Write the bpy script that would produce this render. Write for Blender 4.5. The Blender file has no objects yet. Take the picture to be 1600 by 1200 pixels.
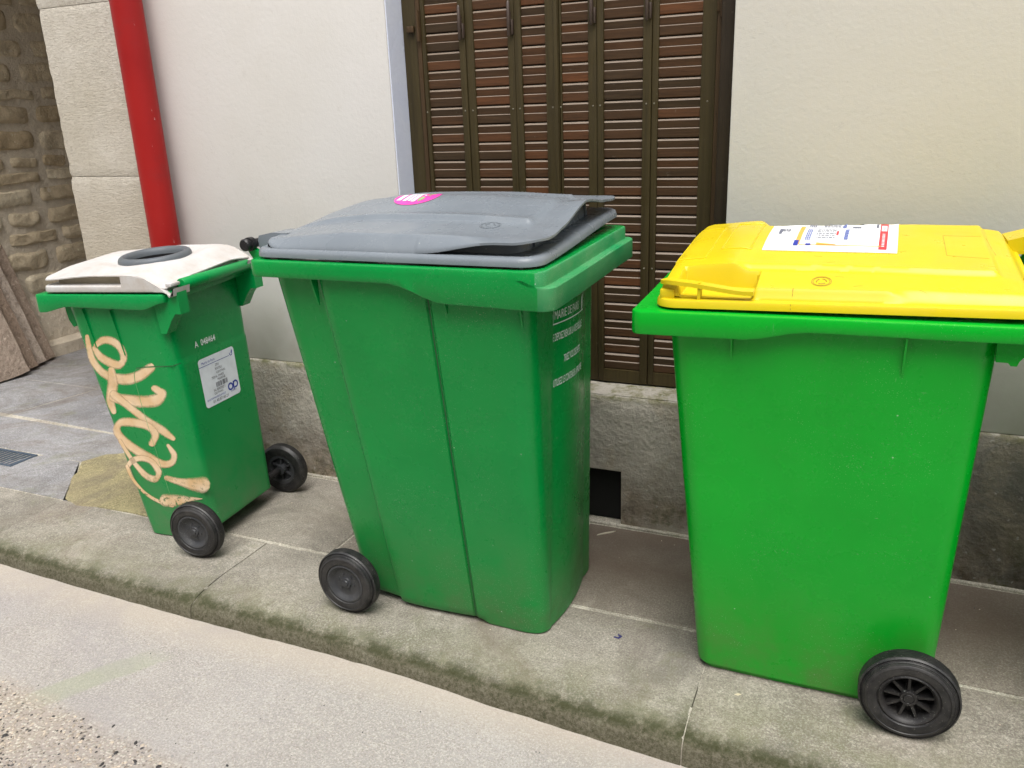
import bpy, bmesh, math, random
from mathutils import Vector, Matrix, noise
random.seed(11)
scene = bpy.context.scene
COL = scene.collection
R = math.radians
# ---------------------------------------------------------------- camera
cam = bpy.data.objects.new('camera', bpy.data.cameras.new('camera')); COL.objects.link(cam)
fw = Vector((-0.38885, 0.86684, -0.31208)); rt = Vector((0.91661, 0.39814, -0.03621)); up = Vector((-0.09286, 0.30013, 0.94937))
M = Matrix((rt, up, -fw)).transposed().to_4x4(); M.translation = (0, 0, 1.4145)
cam.matrix_world = M
cam.data.sensor_width = 36; cam.data.lens = 36 * 1298.58 / 1600
cam.data.clip_start = .05; cam.data.clip_end = 500
scene.camera = cam
# ---------------------------------------------------------------- light
SUN_EL, SUN_AZ = 66, 155          # azimuth clockwise from +y
world = bpy.data.worlds.new('World'); scene.world = world; world.use_nodes = True
wn = world.node_tree.nodes; wl = world.node_tree.links
for n in list(wn): wn.remove(n)
sky = wn.new('ShaderNodeTexSky'); sky.sky_type = 'NISHITA'; sky.sun_disc = False
sky.sun_elevation = R(SUN_EL); sky.sun_rotation = R(SUN_AZ); sky.air_density = 1.0; sky.dust_density = 4.0; sky.ozone_density = .6
bg = wn.new('ShaderNodeBackground'); bg.inputs['Strength'].default_value = .13
hs = wn.new('ShaderNodeHueSaturation'); hs.inputs['Saturation'].default_value = .35
wo = wn.new('ShaderNodeOutputWorld')
wl.new(sky.outputs[0], hs.inputs['Color']); wl.new(hs.outputs[0], bg.inputs['Color']); wl.new(bg.outputs[0], wo.inputs['Surface'])
sl = bpy.data.lights.new('sun', 'SUN'); sl.energy = 1.5; sl.angle = R(45); sl.color = (1, .972, .935)
sun = bpy.data.objects.new('sun', sl); COL.objects.link(sun)
a, e = R(SUN_AZ), R(SUN_EL)
sd = Vector((math.sin(a)*math.cos(e), math.cos(a)*math.cos(e), math.sin(e)))
sun.rotation_euler = (-sd).to_track_quat('-Z', 'Y').to_euler(); sun.location = sd*10
vs = scene.view_settings; scene.display_settings.display_device = 'sRGB'
vs.view_transform = 'Standard'; vs.look = 'None'; vs.gamma = 1; vs.exposure = .92
scene.cycles.use_denoising = True
scene.cycles.max_bounces = 8

# ---------------------------------------------------------------- helpers
def tag(o, label=None, cat=None, group=None, kind=None):
    if label: o['label'] = label
    if cat: o['category'] = cat
    if group: o['group'] = group
    if kind: o['kind'] = kind
    return o
def mk(name, bm, mats, parent=None, smooth=40, recalc=True):
    if recalc: bmesh.ops.recalc_face_normals(bm, faces=bm.faces)
    me = bpy.data.meshes.new(name); bm.to_mesh(me); bm.free()
    for m in (mats if isinstance(mats, (list, tuple)) else [mats]): me.materials.append(m)
    if smooth:
        me.polygons.foreach_set('use_smooth', [True]*len(me.polygons))
        me.set_sharp_from_angle(angle=R(smooth))
    o = bpy.data.objects.new(name, me); COL.objects.link(o)
    if parent is not None: o.parent = parent
    return o
def islands(name, bm, mats, parent, **k):
    """one object per connected piece"""
    seen = set(); groups = []
    bm.faces.index_update()
    for f in bm.faces:
        if f.index in seen: continue
        st = [f]; g = []; seen.add(f.index)
        while st:
            c = st.pop(); g.append([v.co.copy() for v in c.verts])
            for v in c.verts:
                for q in v.link_faces:
                    if q.index not in seen: seen.add(q.index); st.append(q)
        groups.append(g)
    bm.free(); out = []
    for g in groups:
        nb = bmesh.new(); d = {}
        for f in g:
            vs_ = []
            for c in f:
                key = (round(c.x, 6), round(c.y, 6), round(c.z, 6))
                if key not in d: d[key] = nb.verts.new(c)
                if d[key] not in vs_: vs_.append(d[key])
            if len(vs_) > 2:
                try: nb.faces.new(vs_)
                except ValueError: pass
        out.append(mk(name, nb, mats, parent, **k))
    return out
def empty(name, loc, rz=0):
    o = bpy.data.objects.new(name, None); COL.objects.link(o); o.location = loc; o.rotation_euler = (0, 0, rz); o.empty_display_size = .1
    return o
def ss(a, b, x):
    if a == b: return float(x >= a)
    t = max(0, min(1, (x-a)/(b-a))); return t*t*(3-2*t)
def lerp(a, b, t): return a+(b-a)*t
def ring(x0, x1, y0, y1, r, n=8, nx=1, ny=1):
    """rounded rectangle, CCW from near-left; r = one radius or (near-left, near-right, far-right, far-left)"""
    if not isinstance(r, tuple): r = (r,)*4
    P = []
    C = [(x0+r[0], y0+r[0], 180, r[0]), (x1-r[1], y0+r[1], 270, r[1]), (x1-r[2], y1-r[2], 0, r[2]), (x0+r[3], y1-r[3], 90, r[3])]
    seg = [nx, ny, nx, ny]
    for k, (cx, cy, a0, rr) in enumerate(C):
        arc = [(cx+rr*math.cos(R(a0+90*i/n)), cy+rr*math.sin(R(a0+90*i/n))) for i in range(n+1)]
        P += arc
        c2 = C[(k+1) % 4]; q = (c2[0]+c2[3]*math.cos(R(c2[2])), c2[1]+c2[3]*math.sin(R(c2[2]))); p = arc[-1]
        for j in range(1, seg[k]):
            t = j/seg[k]; P.append((lerp(p[0], q[0], t), lerp(p[1], q[1], t)))
    return P
def loft(bm, rings, cap0=False, cap1=False, closed=True, mi=0):
    V = [[bm.verts.new(p) for p in r] for r in rings]
    n = len(V[0])
    for a, b in zip(V, V[1:]):
        for i in range(n if closed else n-1):
            j = (i+1) % n
            try:
                f = bm.faces.new((a[i], a[j], b[j], b[i])); f.material_index = mi
            except ValueError: pass
    if cap0: bm.faces.new(list(reversed(V[0]))).material_index = mi
    if cap1: bm.faces.new(V[-1]).material_index = mi
    return V
def box(bm, x0, x1, y0, y1, z0, z1, bev=0, mi=0):
    m = Matrix.Translation(((x0+x1)/2, (y0+y1)/2, (z0+z1)/2)) @ Matrix.Diagonal((x1-x0, y1-y0, z1-z0, 1))
    r = bmesh.ops.create_cube(bm, size=1, matrix=m)
    fs = set(f for v in r['verts'] for f in v.link_faces)
    for f in fs: f.material_index = mi
    if bev:
        es = list(set(e for v in r['verts'] for e in v.link_edges))
        rb = bmesh.ops.bevel(bm, geom=es, offset=bev, segments=2, affect='EDGES', profile=.5)
        for f in rb['faces']: f.material_index = mi
        return rb
    return r
def prism(bm, pts, axis, a, b, mi=0):
    """polygon pts extruded along axis ('x','y','z') from a to b"""
    def P(u, v, w): return {'x': (w, u, v), 'y': (u, w, v), 'z': (u, v, w)}[axis]
    loft(bm, [[P(u, v, a) for u, v in pts], [P(u, v, b) for u, v in pts]], True, True, mi=mi)
def tube(bm, pts, r, n=10, caps=True, mi=0):
    pts = [Vector(p) for p in pts]; rs = r if isinstance(r, (list, tuple)) else [r]*len(pts)
    rings = []; prev = None
    for i, p in enumerate(pts):
        t = (pts[min(i+1, len(pts)-1)]-pts[max(i-1, 0)]).normalized()
        u = t.orthogonal().normalized() if prev is None else (prev - t*prev.dot(t)).normalized()
        prev = u; v = t.cross(u)
        rings.append([p+(u*math.cos(2*math.pi*k/n)+v*math.sin(2*math.pi*k/n))*rs[i] for k in range(n)])
    loft(bm, rings, caps, caps, mi=mi)
def lathe(bm, prof, c, n=48, mi=0, closed=False):
    """revolve (radius, offset along local y) about the y axis through c"""
    rings = []
    for k in range(n):
        a = 2*math.pi*k/n
        rings.append([bm.verts.new((c[0]+r*math.cos(a), c[1]+o, c[2]+r*math.sin(a))) for r, o in prof])
    m = len(prof)
    for k in range(n):
        A, B = rings[k], rings[(k+1) % n]
        for i in range(m if closed else m-1):
            j = (i+1) % m
            if prof[i][0] < 1e-6 and prof[j][0] < 1e-6: continue
            f = bm.faces.new((A[i], A[j], B[j], B[i])); f.material_index = mi
    bmesh.ops.remove_doubles(bm, verts=[v for r_ in rings for v in r_], dist=1e-6)

# ---------------------------------------------------------------- materials
class NT:
    def __init__(s, name):
        s.m = bpy.data.materials.new(name); s.m.use_nodes = True; s.t = s.m.node_tree
        s.b = s.t.nodes['Principled BSDF']; s.tc = s.t.nodes.new('ShaderNodeTexCoord'); s.bump = None
    def n(s, ty, **k):
        o = s.t.nodes.new(ty)
        for a, v in k.items(): setattr(o, a, v)
        return o
    def l(s, a, b): s.t.links.new(a, b)
    def put(s, sock, v):
        if hasattr(v, 'is_linked') or hasattr(v, 'links'): s.l(v, sock)
        else:
            if isinstance(v, tuple) and len(v) == 3 and sock.type == 'RGBA': v = v+(1,)
            sock.default_value = v
    def map(s, scale=(1, 1, 1), rot=(0, 0, 0), loc=(0, 0, 0)):
        m = s.n('ShaderNodeMapping'); s.l(s.tc.outputs['Object'], m.inputs[0])
        m.inputs['Scale'].default_value = scale; m.inputs['Rotation'].default_value = rot; m.inputs['Location'].default_value = loc
        return m.outputs[0]
    def noise(s, scale, detail=4, rough=.55, vec=None, dist=0):
        o = s.n('ShaderNodeTexNoise'); o.inputs['Scale'].default_value = scale; o.inputs['Detail'].default_value = detail
        o.inputs['Roughness'].default_value = rough; o.inputs['Distortion'].default_value = dist
        s.l(vec if vec is not None else s.tc.outputs['Object'], o.inputs['Vector']); return o.outputs['Fac']
    def voro(s, scale, vec=None, feat='F1', out='Distance'):
        o = s.n('ShaderNodeTexVoronoi'); o.feature = feat; o.inputs['Scale'].default_value = scale
        s.l(vec if vec is not None else s.tc.outputs['Object'], o.inputs['Vector']); return o.outputs[out]
    def rng(s, v, a, b, c=0, d=1):
        o = s.n('ShaderNodeMapRange'); o.inputs[1].default_value = a; o.inputs[2].default_value = b; o.inputs[3].default_value = c; o.inputs[4].default_value = d
        s.l(v, o.inputs[0]); return o.outputs[0]
    def math(s, op, a, b=0.0):
        o = s.n('ShaderNodeMath', operation=op); s.put(o.inputs[0], a); s.put(o.inputs[1], b); return o.outputs[0]
    def mix(s, f, a, b):
        o = s.n('ShaderNodeMix', data_type='RGBA'); s.put(o.inputs[0], f); s.put(o.inputs[6], a); s.put(o.inputs[7], b); return o.outputs[2]
    def sep(s):
        o = s.n('ShaderNodeSeparateXYZ'); s.l(s.tc.outputs['Object'], o.inputs[0]); return o.outputs
    def addbump(s, h, strength, dist=.002):
        o = s.n('ShaderNodeBump'); o.inputs['Strength'].default_value = strength; o.inputs['Distance'].default_value = dist
        s.l(h, o.inputs['Height'])
        if s.bump: s.l(s.bump, o.inputs['Normal'])
        s.bump = o.outputs[0]; s.l(s.bump, s.b.inputs['Normal'])
    def done(s, col, rough=.6, spec=None):
        s.put(s.b.inputs['Base Color'], col); s.put(s.b.inputs['Roughness'], rough)
        if spec is not None: s.b.inputs['Specular IOR Level'].default_value = spec
        return s.m
def plastic(name, col, rough=.36, dust=.5, dustz=(.0, .5), dcol=(.16, .15, .085), scr=.5, speck=.66, film=.10):
    s = NT(name)
    c = s.mix(s.rng(s.noise(3.5, 5), .3, .7), tuple(v*.90 for v in col), tuple(min(1, v*1.08) for v in col))
    # dust gathered low on the body, broken up by noise
    z = s.sep()[2]
    lo = s.rng(z, dustz[0], dustz[1], 1, 0)
    d = s.math('MULTIPLY', s.math('POWER', lo, 1.6), s.rng(s.noise(7, 8, .7), .33, .72))
    d = s.math('MULTIPLY', d, dust)
    film = s.math('MULTIPLY', s.rng(s.noise(2.2, 7, .65, dist=1.0), .46, .76), film)
    c = s.mix(s.math('MAXIMUM', d, film), c, dcol)
    # fine pale specks and scuffs
    sp = s.math('MULTIPLY', s.rng(s.noise(420, 2, .5), speck, speck+.06), s.rng(s.noise(5, 4), .42, .66))
    sv = s.map((260, 60, 9), rot=(.1, .35, .5)); sc1 = s.rng(s.noise(1, 3, .6, vec=sv), .735, .78)
    sv2 = s.map((14, 60, 240), rot=(.2, .1, -.3)); sc2 = s.rng(s.noise(1, 3, .6, vec=sv2), .745, .79)
    scx = s.math('MULTIPLY', s.math('MAXIMUM', sc1, sc2), s.rng(s.noise(6, 3), .45, .6))
    pale = s.mix(.55, c, (.62, .66, .58))
    c = s.mix(s.math('MULTIPLY', s.math('MAXIMUM', sp, scx), scr), c, pale)
    # sparse chips, knocks
    vn = s.n('ShaderNodeTexVoronoi'); vn.inputs['Scale'].default_value = 26; s.l(s.tc.outputs['Object'], vn.inputs['Vector'])
    sc_ = s.n('ShaderNodeSeparateColor'); s.l(vn.outputs['Color'], sc_.inputs[0])
    chip = s.math('MULTIPLY', s.rng(s.math('ADD', vn.outputs['Distance'], s.math('MULTIPLY', s.noise(260, 2), .05)), .075, .055), s.rng(sc_.outputs[0], .70, .74))
    c = s.mix(s.math('MULTIPLY', chip, min(.8, scr*1.1)), c, s.mix(.6, c, (.70, .76, .68)))
    s.addbump(s.noise(90, 3), .05, .0015); s.addbump(s.noise(5, 2), .06, .01)
    r = s.math('ADD', s.rng(s.noise(9, 6, .6), .3, .75, rough-.05, rough+.13), s.math('MULTIPLY', d, .4))
    return s.done(c, r, .34)
GREEN1 = plastic('green plastic old', (.000, .245, .054), .26, .9, (0, .5), dcol=(.12, .17, .09), film=.05)
GREEN2 = plastic('green plastic deep', (.000, .24, .042), .24, .8, (0, .5), dcol=(.10, .13, .06), scr=.8, speck=.655, film=.05)
GREEN3 = plastic('green plastic bright', (.000, .345, .018), .24, .85, (0, .42), dcol=(.11, .12, .05), scr=.8, speck=.67, film=.03)
GRIM2 = plastic('green plastic scuffed rim', (.0, .255, .075), .42, .55, (.9, 1.6), dcol=(.22, .30, .16), scr=1.0, speck=.60)
YELLOW = plastic('yellow plastic', (.63, .485, .005), .28, .22, (.9, 1.5), dcol=(.42, .30, .06), scr=.25, film=.30)
GREY = plastic('grey plastic lid', (.165, .190, .215), .22, .2, (1.0, 1.7), dcol=(.27, .27, .26), scr=.4, speck=.65, film=.10)
WHITE = plastic('white plastic lid', (.58, .59, .59), .42, .9, (.8, 1.5), dcol=(.30, .22, .15), scr=.3, film=.75)
CREAM = plastic('cream dirty plastic', (.5, .45, .34), .55, .9, (.8, 1.4), dcol=(.2, .15, .1), scr=.0)
RINGM = plastic('dark grey ring plastic', (.085, .10, .12), .42, .5, (.8, 1.5), scr=.4)
HUB = plastic('dark grey hub plastic', (.026, .029, .034), .33, .6, (0, .3), dcol=(.12, .11, .10), scr=.8)
BLACK = plastic('black plastic', (.012, .012, .013), .35, .5, (0, .3), dcol=(.08, .07, .06), scr=.7)
def rubber():
    s = NT('tyre rubber'); c = s.mix(s.rng(s.noise(25, 6, .7), .4, .75), (.008, .008, .009), (.042, .040, .038))
    c = s.mix(s.rng(s.noise(300, 2), .68, .73), c, (.18, .17, .15))
    s.addbump(s.noise(160, 3), .25, .001); return s.done(c, .48, .5)
RUBBER = rubber()
def flat(name, col, rough=.6, metallic=0):
    s = NT(name); c = s.mix(s.rng(s.noise(30, 4), .3, .7), tuple(v*.9 for v in col), tuple(min(1, v*1.06) for v in col)); s.b.inputs['Metallic'].default_value = metallic
    return s.done(c, rough)
INK = flat('white print', (.75, .80, .78)); PAPER = flat('sticker paper', (.72, .76, .82), .4); BLUE = flat('blue print', (.012, .03, .30)); DARKINK = flat('dark print', (.05, .05, .07))
PINK = flat('pink print', (.78, .05, .36), .4); LIME = flat('pale green print', (.25, .42, .16), .4); RED = flat('red print', (.62, .03, .04), .5); ORANGE = flat('orange print', (.80, .38, .06), .5)
LILAC = flat('pale blue print', (.14, .18, .42)); GREYINK = flat('grey print', (.14, .15, .20)); BROWNINK = flat('scuffed emblem', (.40, .27, .02))
WHITEP = flat('white sticker', (.80, .82, .84), .4); PALEY = flat('pale lens print', (.55, .6, .4))
GROOVE = flat('dark green groove', (.012, .085, .022), .7); SEAMPALE = flat('pale seam edge', (.10, .33, .12), .6); YGROOVE = flat('dark yellow crease', (.33, .22, .02), .6)
def paint():
    s = NT('peach spray paint')
    at = s.n('ShaderNodeAttribute'); at.attribute_name = 'edge'
    c = s.mix(s.rng(s.noise(14, 5), .35, .7), (.66, .44, .22), (.80, .62, .42))
    # soft sprayed edge, wear holes
    e = s.math('ADD', at.outputs['Fac'], s.math('MULTIPLY', s.math('SUBTRACT', s.noise(140, 4, .7), .5), .45))
    al = s.math('MULTIPLY', s.rng(e, 1.03, .55), s.rng(s.noise(18, 5, .7), .25, .5, .78, 1)); wr = s.rng(s.noise(60, 6, .75), .38, .46)
    z = s.sep()[2]; low = s.rng(z, .16, .26)
    al = s.math('MULTIPLY', al, s.math('MAXIMUM', wr, low))
    s.l(al, s.b.inputs['Alpha']); s.addbump(s.noise(120, 3), .1, .001)
    return s.done(c, .6)
SPRAY = paint()
def plaster():
    s = NT('painted plaster'); x, y, z = s.sep()
    g = s.rng(x, -2.6, .9)                          # the coat is cooler by the pipe and yellower to the right
    c = s.mix(g, (.72, .70, .68), (.575, .56, .505))
    c = s.mix(s.rng(s.noise(1.3, 6, .6), .35, .72), c, s.mix(.5, c, (.60, .57, .50)))
    c = s.mix(s.math('MULTIPLY', s.rng(s.noise(16, 8, .75, dist=.6), .60, .8), .35), c, (.42, .39, .33))
    st = s.rng(z, .50, .75, 1, 0); c = s.mix(s.math('MULTIPLY', s.math('MULTIPLY', st, s.rng(s.noise(8, 7), .3, .7)), .45), c, (.37, .33, .27))
    s.addbump(s.noise(9, 5), .07, .012); s.addbump(s.noise(75, 4, .6), .22, .003); s.addbump(s.noise(330, 2), .25, .001)
    cr_ = s.rng(s.math('ABSOLUTE', s.math('SUBTRACT', s.noise(1.7, 6, .65, dist=2.0), .5)), .0016, .0); c = s.mix(s.math('MULTIPLY', s.math('MULTIPLY', cr_, s.rng(s.noise(1.3, 2), .5, .6)), .35), c, (.3, .28, .25))
    return s.done(c, .85, .3)
PLASTER = plaster()
def reveal():
    s = NT('pale blue painted reveal'); c = s.mix(s.rng(s.noise(6, 6), .3, .7), (.60, .64, .76), (.66, .69, .78))
    s.addbump(s.noise(80, 4), .4, .003); return s.done(c, .8, .3)
REVEAL = reveal()
def plinth():
    s = NT('grey cement plinth'); x, y, z = s.sep()
    c = s.mix(s.rng(s.noise(2.3, 7, .65), .33, .68), (.30, .275, .235), (.58, .54, .465))
    c = s.mix(s.math('MULTIPLY', s.rng(s.noise(26, 8, .8), .50, .72), .5), c, (.14, .13, .115))
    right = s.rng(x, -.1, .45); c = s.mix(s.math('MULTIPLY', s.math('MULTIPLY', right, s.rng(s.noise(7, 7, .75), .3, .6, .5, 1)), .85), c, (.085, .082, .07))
    low = s.rng(z, .02, .30, 1, 0); c = s.mix(s.math('MULTIPLY', low, s.rng(s.noise(5, 7, .7), .38, .6, 0, .8)), c, (.19, .14, .09))
    c = s.mix(s.math('MULTIPLY', s.rng(s.noise(3.1, 8, .75, dist=.8), .52, .60), .45), c, (.40, .34, .25))
    c = s.mix(s.math('MULTIPLY', s.math('MULTIPLY', s.rng(z, .22, .0), s.rng(s.noise(9, 8, .8), .50, .60)), .75), c, (.05, .045, .03))
    mo = s.math('MULTIPLY', s.rng(z, .0, .22, 1, 0), s.rng(s.noise(11, 8, .75), .52, .62)); c = s.mix(s.math('MULTIPLY', mo, .8), c, (.075, .085, .025))
    tp = s.math('MULTIPLY', s.rng(z, .455, .478), s.rng(s.noise(14, 8, .8), .38, .58)); c = s.mix(tp, c, (.17, .17, .075))
    c = s.mix(s.math('MULTIPLY', s.rng(z, .476, .481), s.rng(s.noise(9, 6, .7), .46, .56)), c, (.46, .43, .37))
    c = s.mix(s.math('MULTIPLY', s.rng(s.noise(38, 4), .66, .71), .6), c, (.5, .49, .45))
    s.addbump(s.noise(14, 6, .6), .9, .015); s.addbump(s.noise(55, 8, .75), 1.0, .009); s.addbump(s.voro(70), .4, .003)
    return s.done(c, .92, .2)
PLINTH = plinth()
def limestone():
    s = NT('tooled limestone'); x, y, z = s.sep()
    c = s.mix(s.rng(s.noise(3, 6, .6), .3, .7), (.58, .53, .43), (.72, .675, .59))
    c = s.mix(s.math('MULTIPLY', s.rng(s.noise(60, 6, .8), .5, .7), .3), c, (.36, .31, .235))
    c = s.mix(s.rng(z, 1.10, 1.2, .35, 0), c, (.42, .35, .25))
    sv = s.map((55, 55, 170)); tl = s.noise(1, 6, .7, vec=sv, dist=1.2); c = s.mix(s.math('MULTIPLY', s.rng(tl, .50, .36), .5), c, (.34, .29, .22)); s.addbump(tl, 1.0, .009); s.addbump(s.noise(9, 4), .5, .01); s.addbump(s.noise(190, 3), .4, .002)
    return s.done(c, .9, .25)
LIME_ST = limestone()
def rubble(name, a, b, m=.5):
    s = NT(name); at = s.n('ShaderNodeAttribute'); at.attribute_name = 'tone'
    c = s.mix(at.outputs['Fac'], a, b); c = s.mix(s.rng(s.noise(22, 8, .75), .42, .7, 0, m), c, tuple(v*.45 for v in a))
    c = s.mix(s.rng(s.noise(50, 5), .62, .72, 0, .5), c, tuple(min(1, v*1.5) for v in b))
    s.addbump(s.noise(22, 8, .7), .9, .02); s.addbump(s.noise(120, 4), .6, .004); return s.done(c, .92, .2)
RUBBLE = rubble('rubble stone', (.56, .44, .28), (.80, .70, .52)); MORTAR = rubble('lime mortar', (.70, .61, .48), (.76, .68, .55), .3)
SLABM = rubble('rough pink-grey slab', (.34, .25, .185), (.58, .49, .41), .7)
def wood(name, a, b, sc=(3, 3, 60)):
    s = NT(name); at = s.n('ShaderNodeAttribute'); at.attribute_name = 'tone'
    v = s.map(sc); g = s.rng(s.noise(1, 6, .65, vec=v, dist=.4), .35, .68)
    c = s.mix(at.outputs['Fac'], a, b); c = s.mix(s.math('MULTIPLY', g, .55), c, tuple(q*.35 for q in a))
    c = s.mix(s.math('MULTIPLY', s.rng(s.noise(35, 6, .8), .64, .72), .35), c, (.30, .27, .22))
    s.addbump(s.noise(1, 5, .6, vec=v), .35, .002); return s.done(c, s.rng(s.noise(20, 4), .3, .7, .42, .65), .28)
SLATM = wood('reddish brown slat wood', (.060, .037, .019), (.19, .070, .027), (7, 7, 130))
FRAMEM = wood('dark olive brown frame wood', (.058, .042, .017), (.060, .046, .016), (90, 90, 3))
DKFRAME = wood('near black brown frame', (.028, .019, .011), (.036, .026, .014), (90, 90, 3))
IRON = flat('rusty dark iron', (.06, .04, .03), .5); SCREWM = flat('dull screw metal', (.22, .2, .15), .45, .5)
VOID = flat('painted opening dark', (.004, .004, .004), .8)
def pipe():
    s = NT('red painted pipe'); c = s.mix(s.rng(s.noise(4, 5), .3, .7), (.28, .007, .007), (.34, .012, .010))
    v = s.map((40, 40, 5)); c = s.mix(s.rng(s.noise(1, 6, .7, vec=v), .72, .75), c, (.6, .4, .36)); xx = s.sep()[0]; c = s.mix(s.math('MULTIPLY', s.rng(xx, .040, .050), s.rng(s.noise(1, 6, .8, vec=s.map((60, 60, 14))), .66, .69)), c, (.62, .52, .50)); c = s.mix(s.math('MULTIPLY', s.rng(s.noise(7, 6, .7), .55, .75), .4), c, (.20, .02, .02))
    s.addbump(s.noise(12, 3), .08, .006); return s.done(c, .45, .3)
PIPE = pipe()
def paving(name, base, dark, warm, rough=.85, moss=True, brown=True):
    s = NT(name); x, y, z = s.sep(); at = s.n('ShaderNodeAttribute'); at.attribute_name = 'tone'
    c = s.mix(s.rng(s.noise(3.4, 8, .72, dist=.5), .36, .64), tuple(v*.82 for v in dark), tuple(v*1.08 for v in base))
    c = s.mix(s.math('MULTIPLY', at.outputs['Fac'], .55), c, warm)
    c = s.mix(s.math('MULTIPLY', s.rng(s.noise(190, 4, .8), .48, .60), .6), c, tuple(v*1.75 for v in base))
    c = s.mix(s.math('MULTIPLY', s.rng(s.noise(160, 5, .8), .52, .62), .6), c, tuple(v*.40 for v in dark))
    c = s.mix(s.math('MULTIPLY', s.rng(s.noise(6, 9, .8), .56, .70), .5), c, tuple(min(1, v*2.0) for v in base))
    c = s.mix(s.math('MULTIPLY', s.rng(s.noise(28, 8, .85), .50, .68), .45), c, tuple(v*.5 for v in dark))
    c = s.mix(s.math('MULTIPLY', s.rng(s.noise(70, 6, .85), .56, .68), .6), c, tuple(min(1, v*2.1) for v in base))
    c = s.mix(s.math('MULTIPLY', s.rng(s.noise(2.1, 8, .75, dist=1.2), .47, .64), .62), c, s.mix(s.rng(s.noise(1.7, 3), .42, .58), (.135, .125, .105), (.165, .13, .10)))
    c = s.mix(s.math('MULTIPLY', s.rng(s.noise(4.4, 8, .75, dist=.6), .56, .66), .35), c, (.19, .195, .10))
    if brown:
        b = s.math('MULTIPLY', s.rng(y, 1.95, 2.3), s.rng(x, -1.9, -1.0)); c = s.mix(s.math('MULTIPLY', b, s.rng(s.noise(3, 6), .25, .6, .55, .95)), c, (.125, .095, .070))
        c = s.mix(s.math('MULTIPLY', s.rng(s.noise(170, 4, .8), .56, .66), .5), c, (.26, .23, .19))
    if moss:
        g = s.math('MULTIPLY', s.rng(y, 1.88, 1.66), s.rng(s.noise(7, 8, .75), .36, .58)); c = s.mix(s.math('MULTIPLY', g, .50), c, (.17, .175, .085)); g2 = s.math('MULTIPLY', s.rng(s.math('ABSOLUTE', s.math('ADD', z, .016)), .016, .004), s.rng(s.noise(16, 8, .8), .40, .55))
        # worn kerb face, damp and mossy under its lip
        f = s.rng(z, -.006, -.018); c = s.mix(s.math('MULTIPLY', f, s.rng(s.noise(9, 8, .75), .2, .5, .55, 1)), c, s.mix(s.rng(s.noise(95, 6, .85), .38, .60), (.045, .046, .020), (.155, .14, .10)))
    if moss: c = s.mix(s.math('MULTIPLY', g2, .8), c, (.035, .040, .012))
    s.addbump(s.noise(4, 4), .5, .02); s.addbump(s.noise(60, 8, .75), .9, .006); s.addbump(s.noise(260, 3), .6, .0016)
    return s.done(c, rough, .3)
KERBM = paving('granite kerb stone', (.315, .295, .25), (.205, .195, .165), (.25, .205, .165))
FLAGM = paving('pale grey flagstone', (.29, .29, .295), (.21, .21, .22), (.27, .25, .235), moss=False, brown=False)
PATCHM = paving('yellow green stained flag', (.33, .29, .16), (.225, .20, .115), (.25, .22, .11), moss=False, brown=False)
JOINT = paving('sandy joint', (.50, .47, .40), (.36, .33, .26), (.2, .17, .12), moss=False, brown=False)
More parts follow.
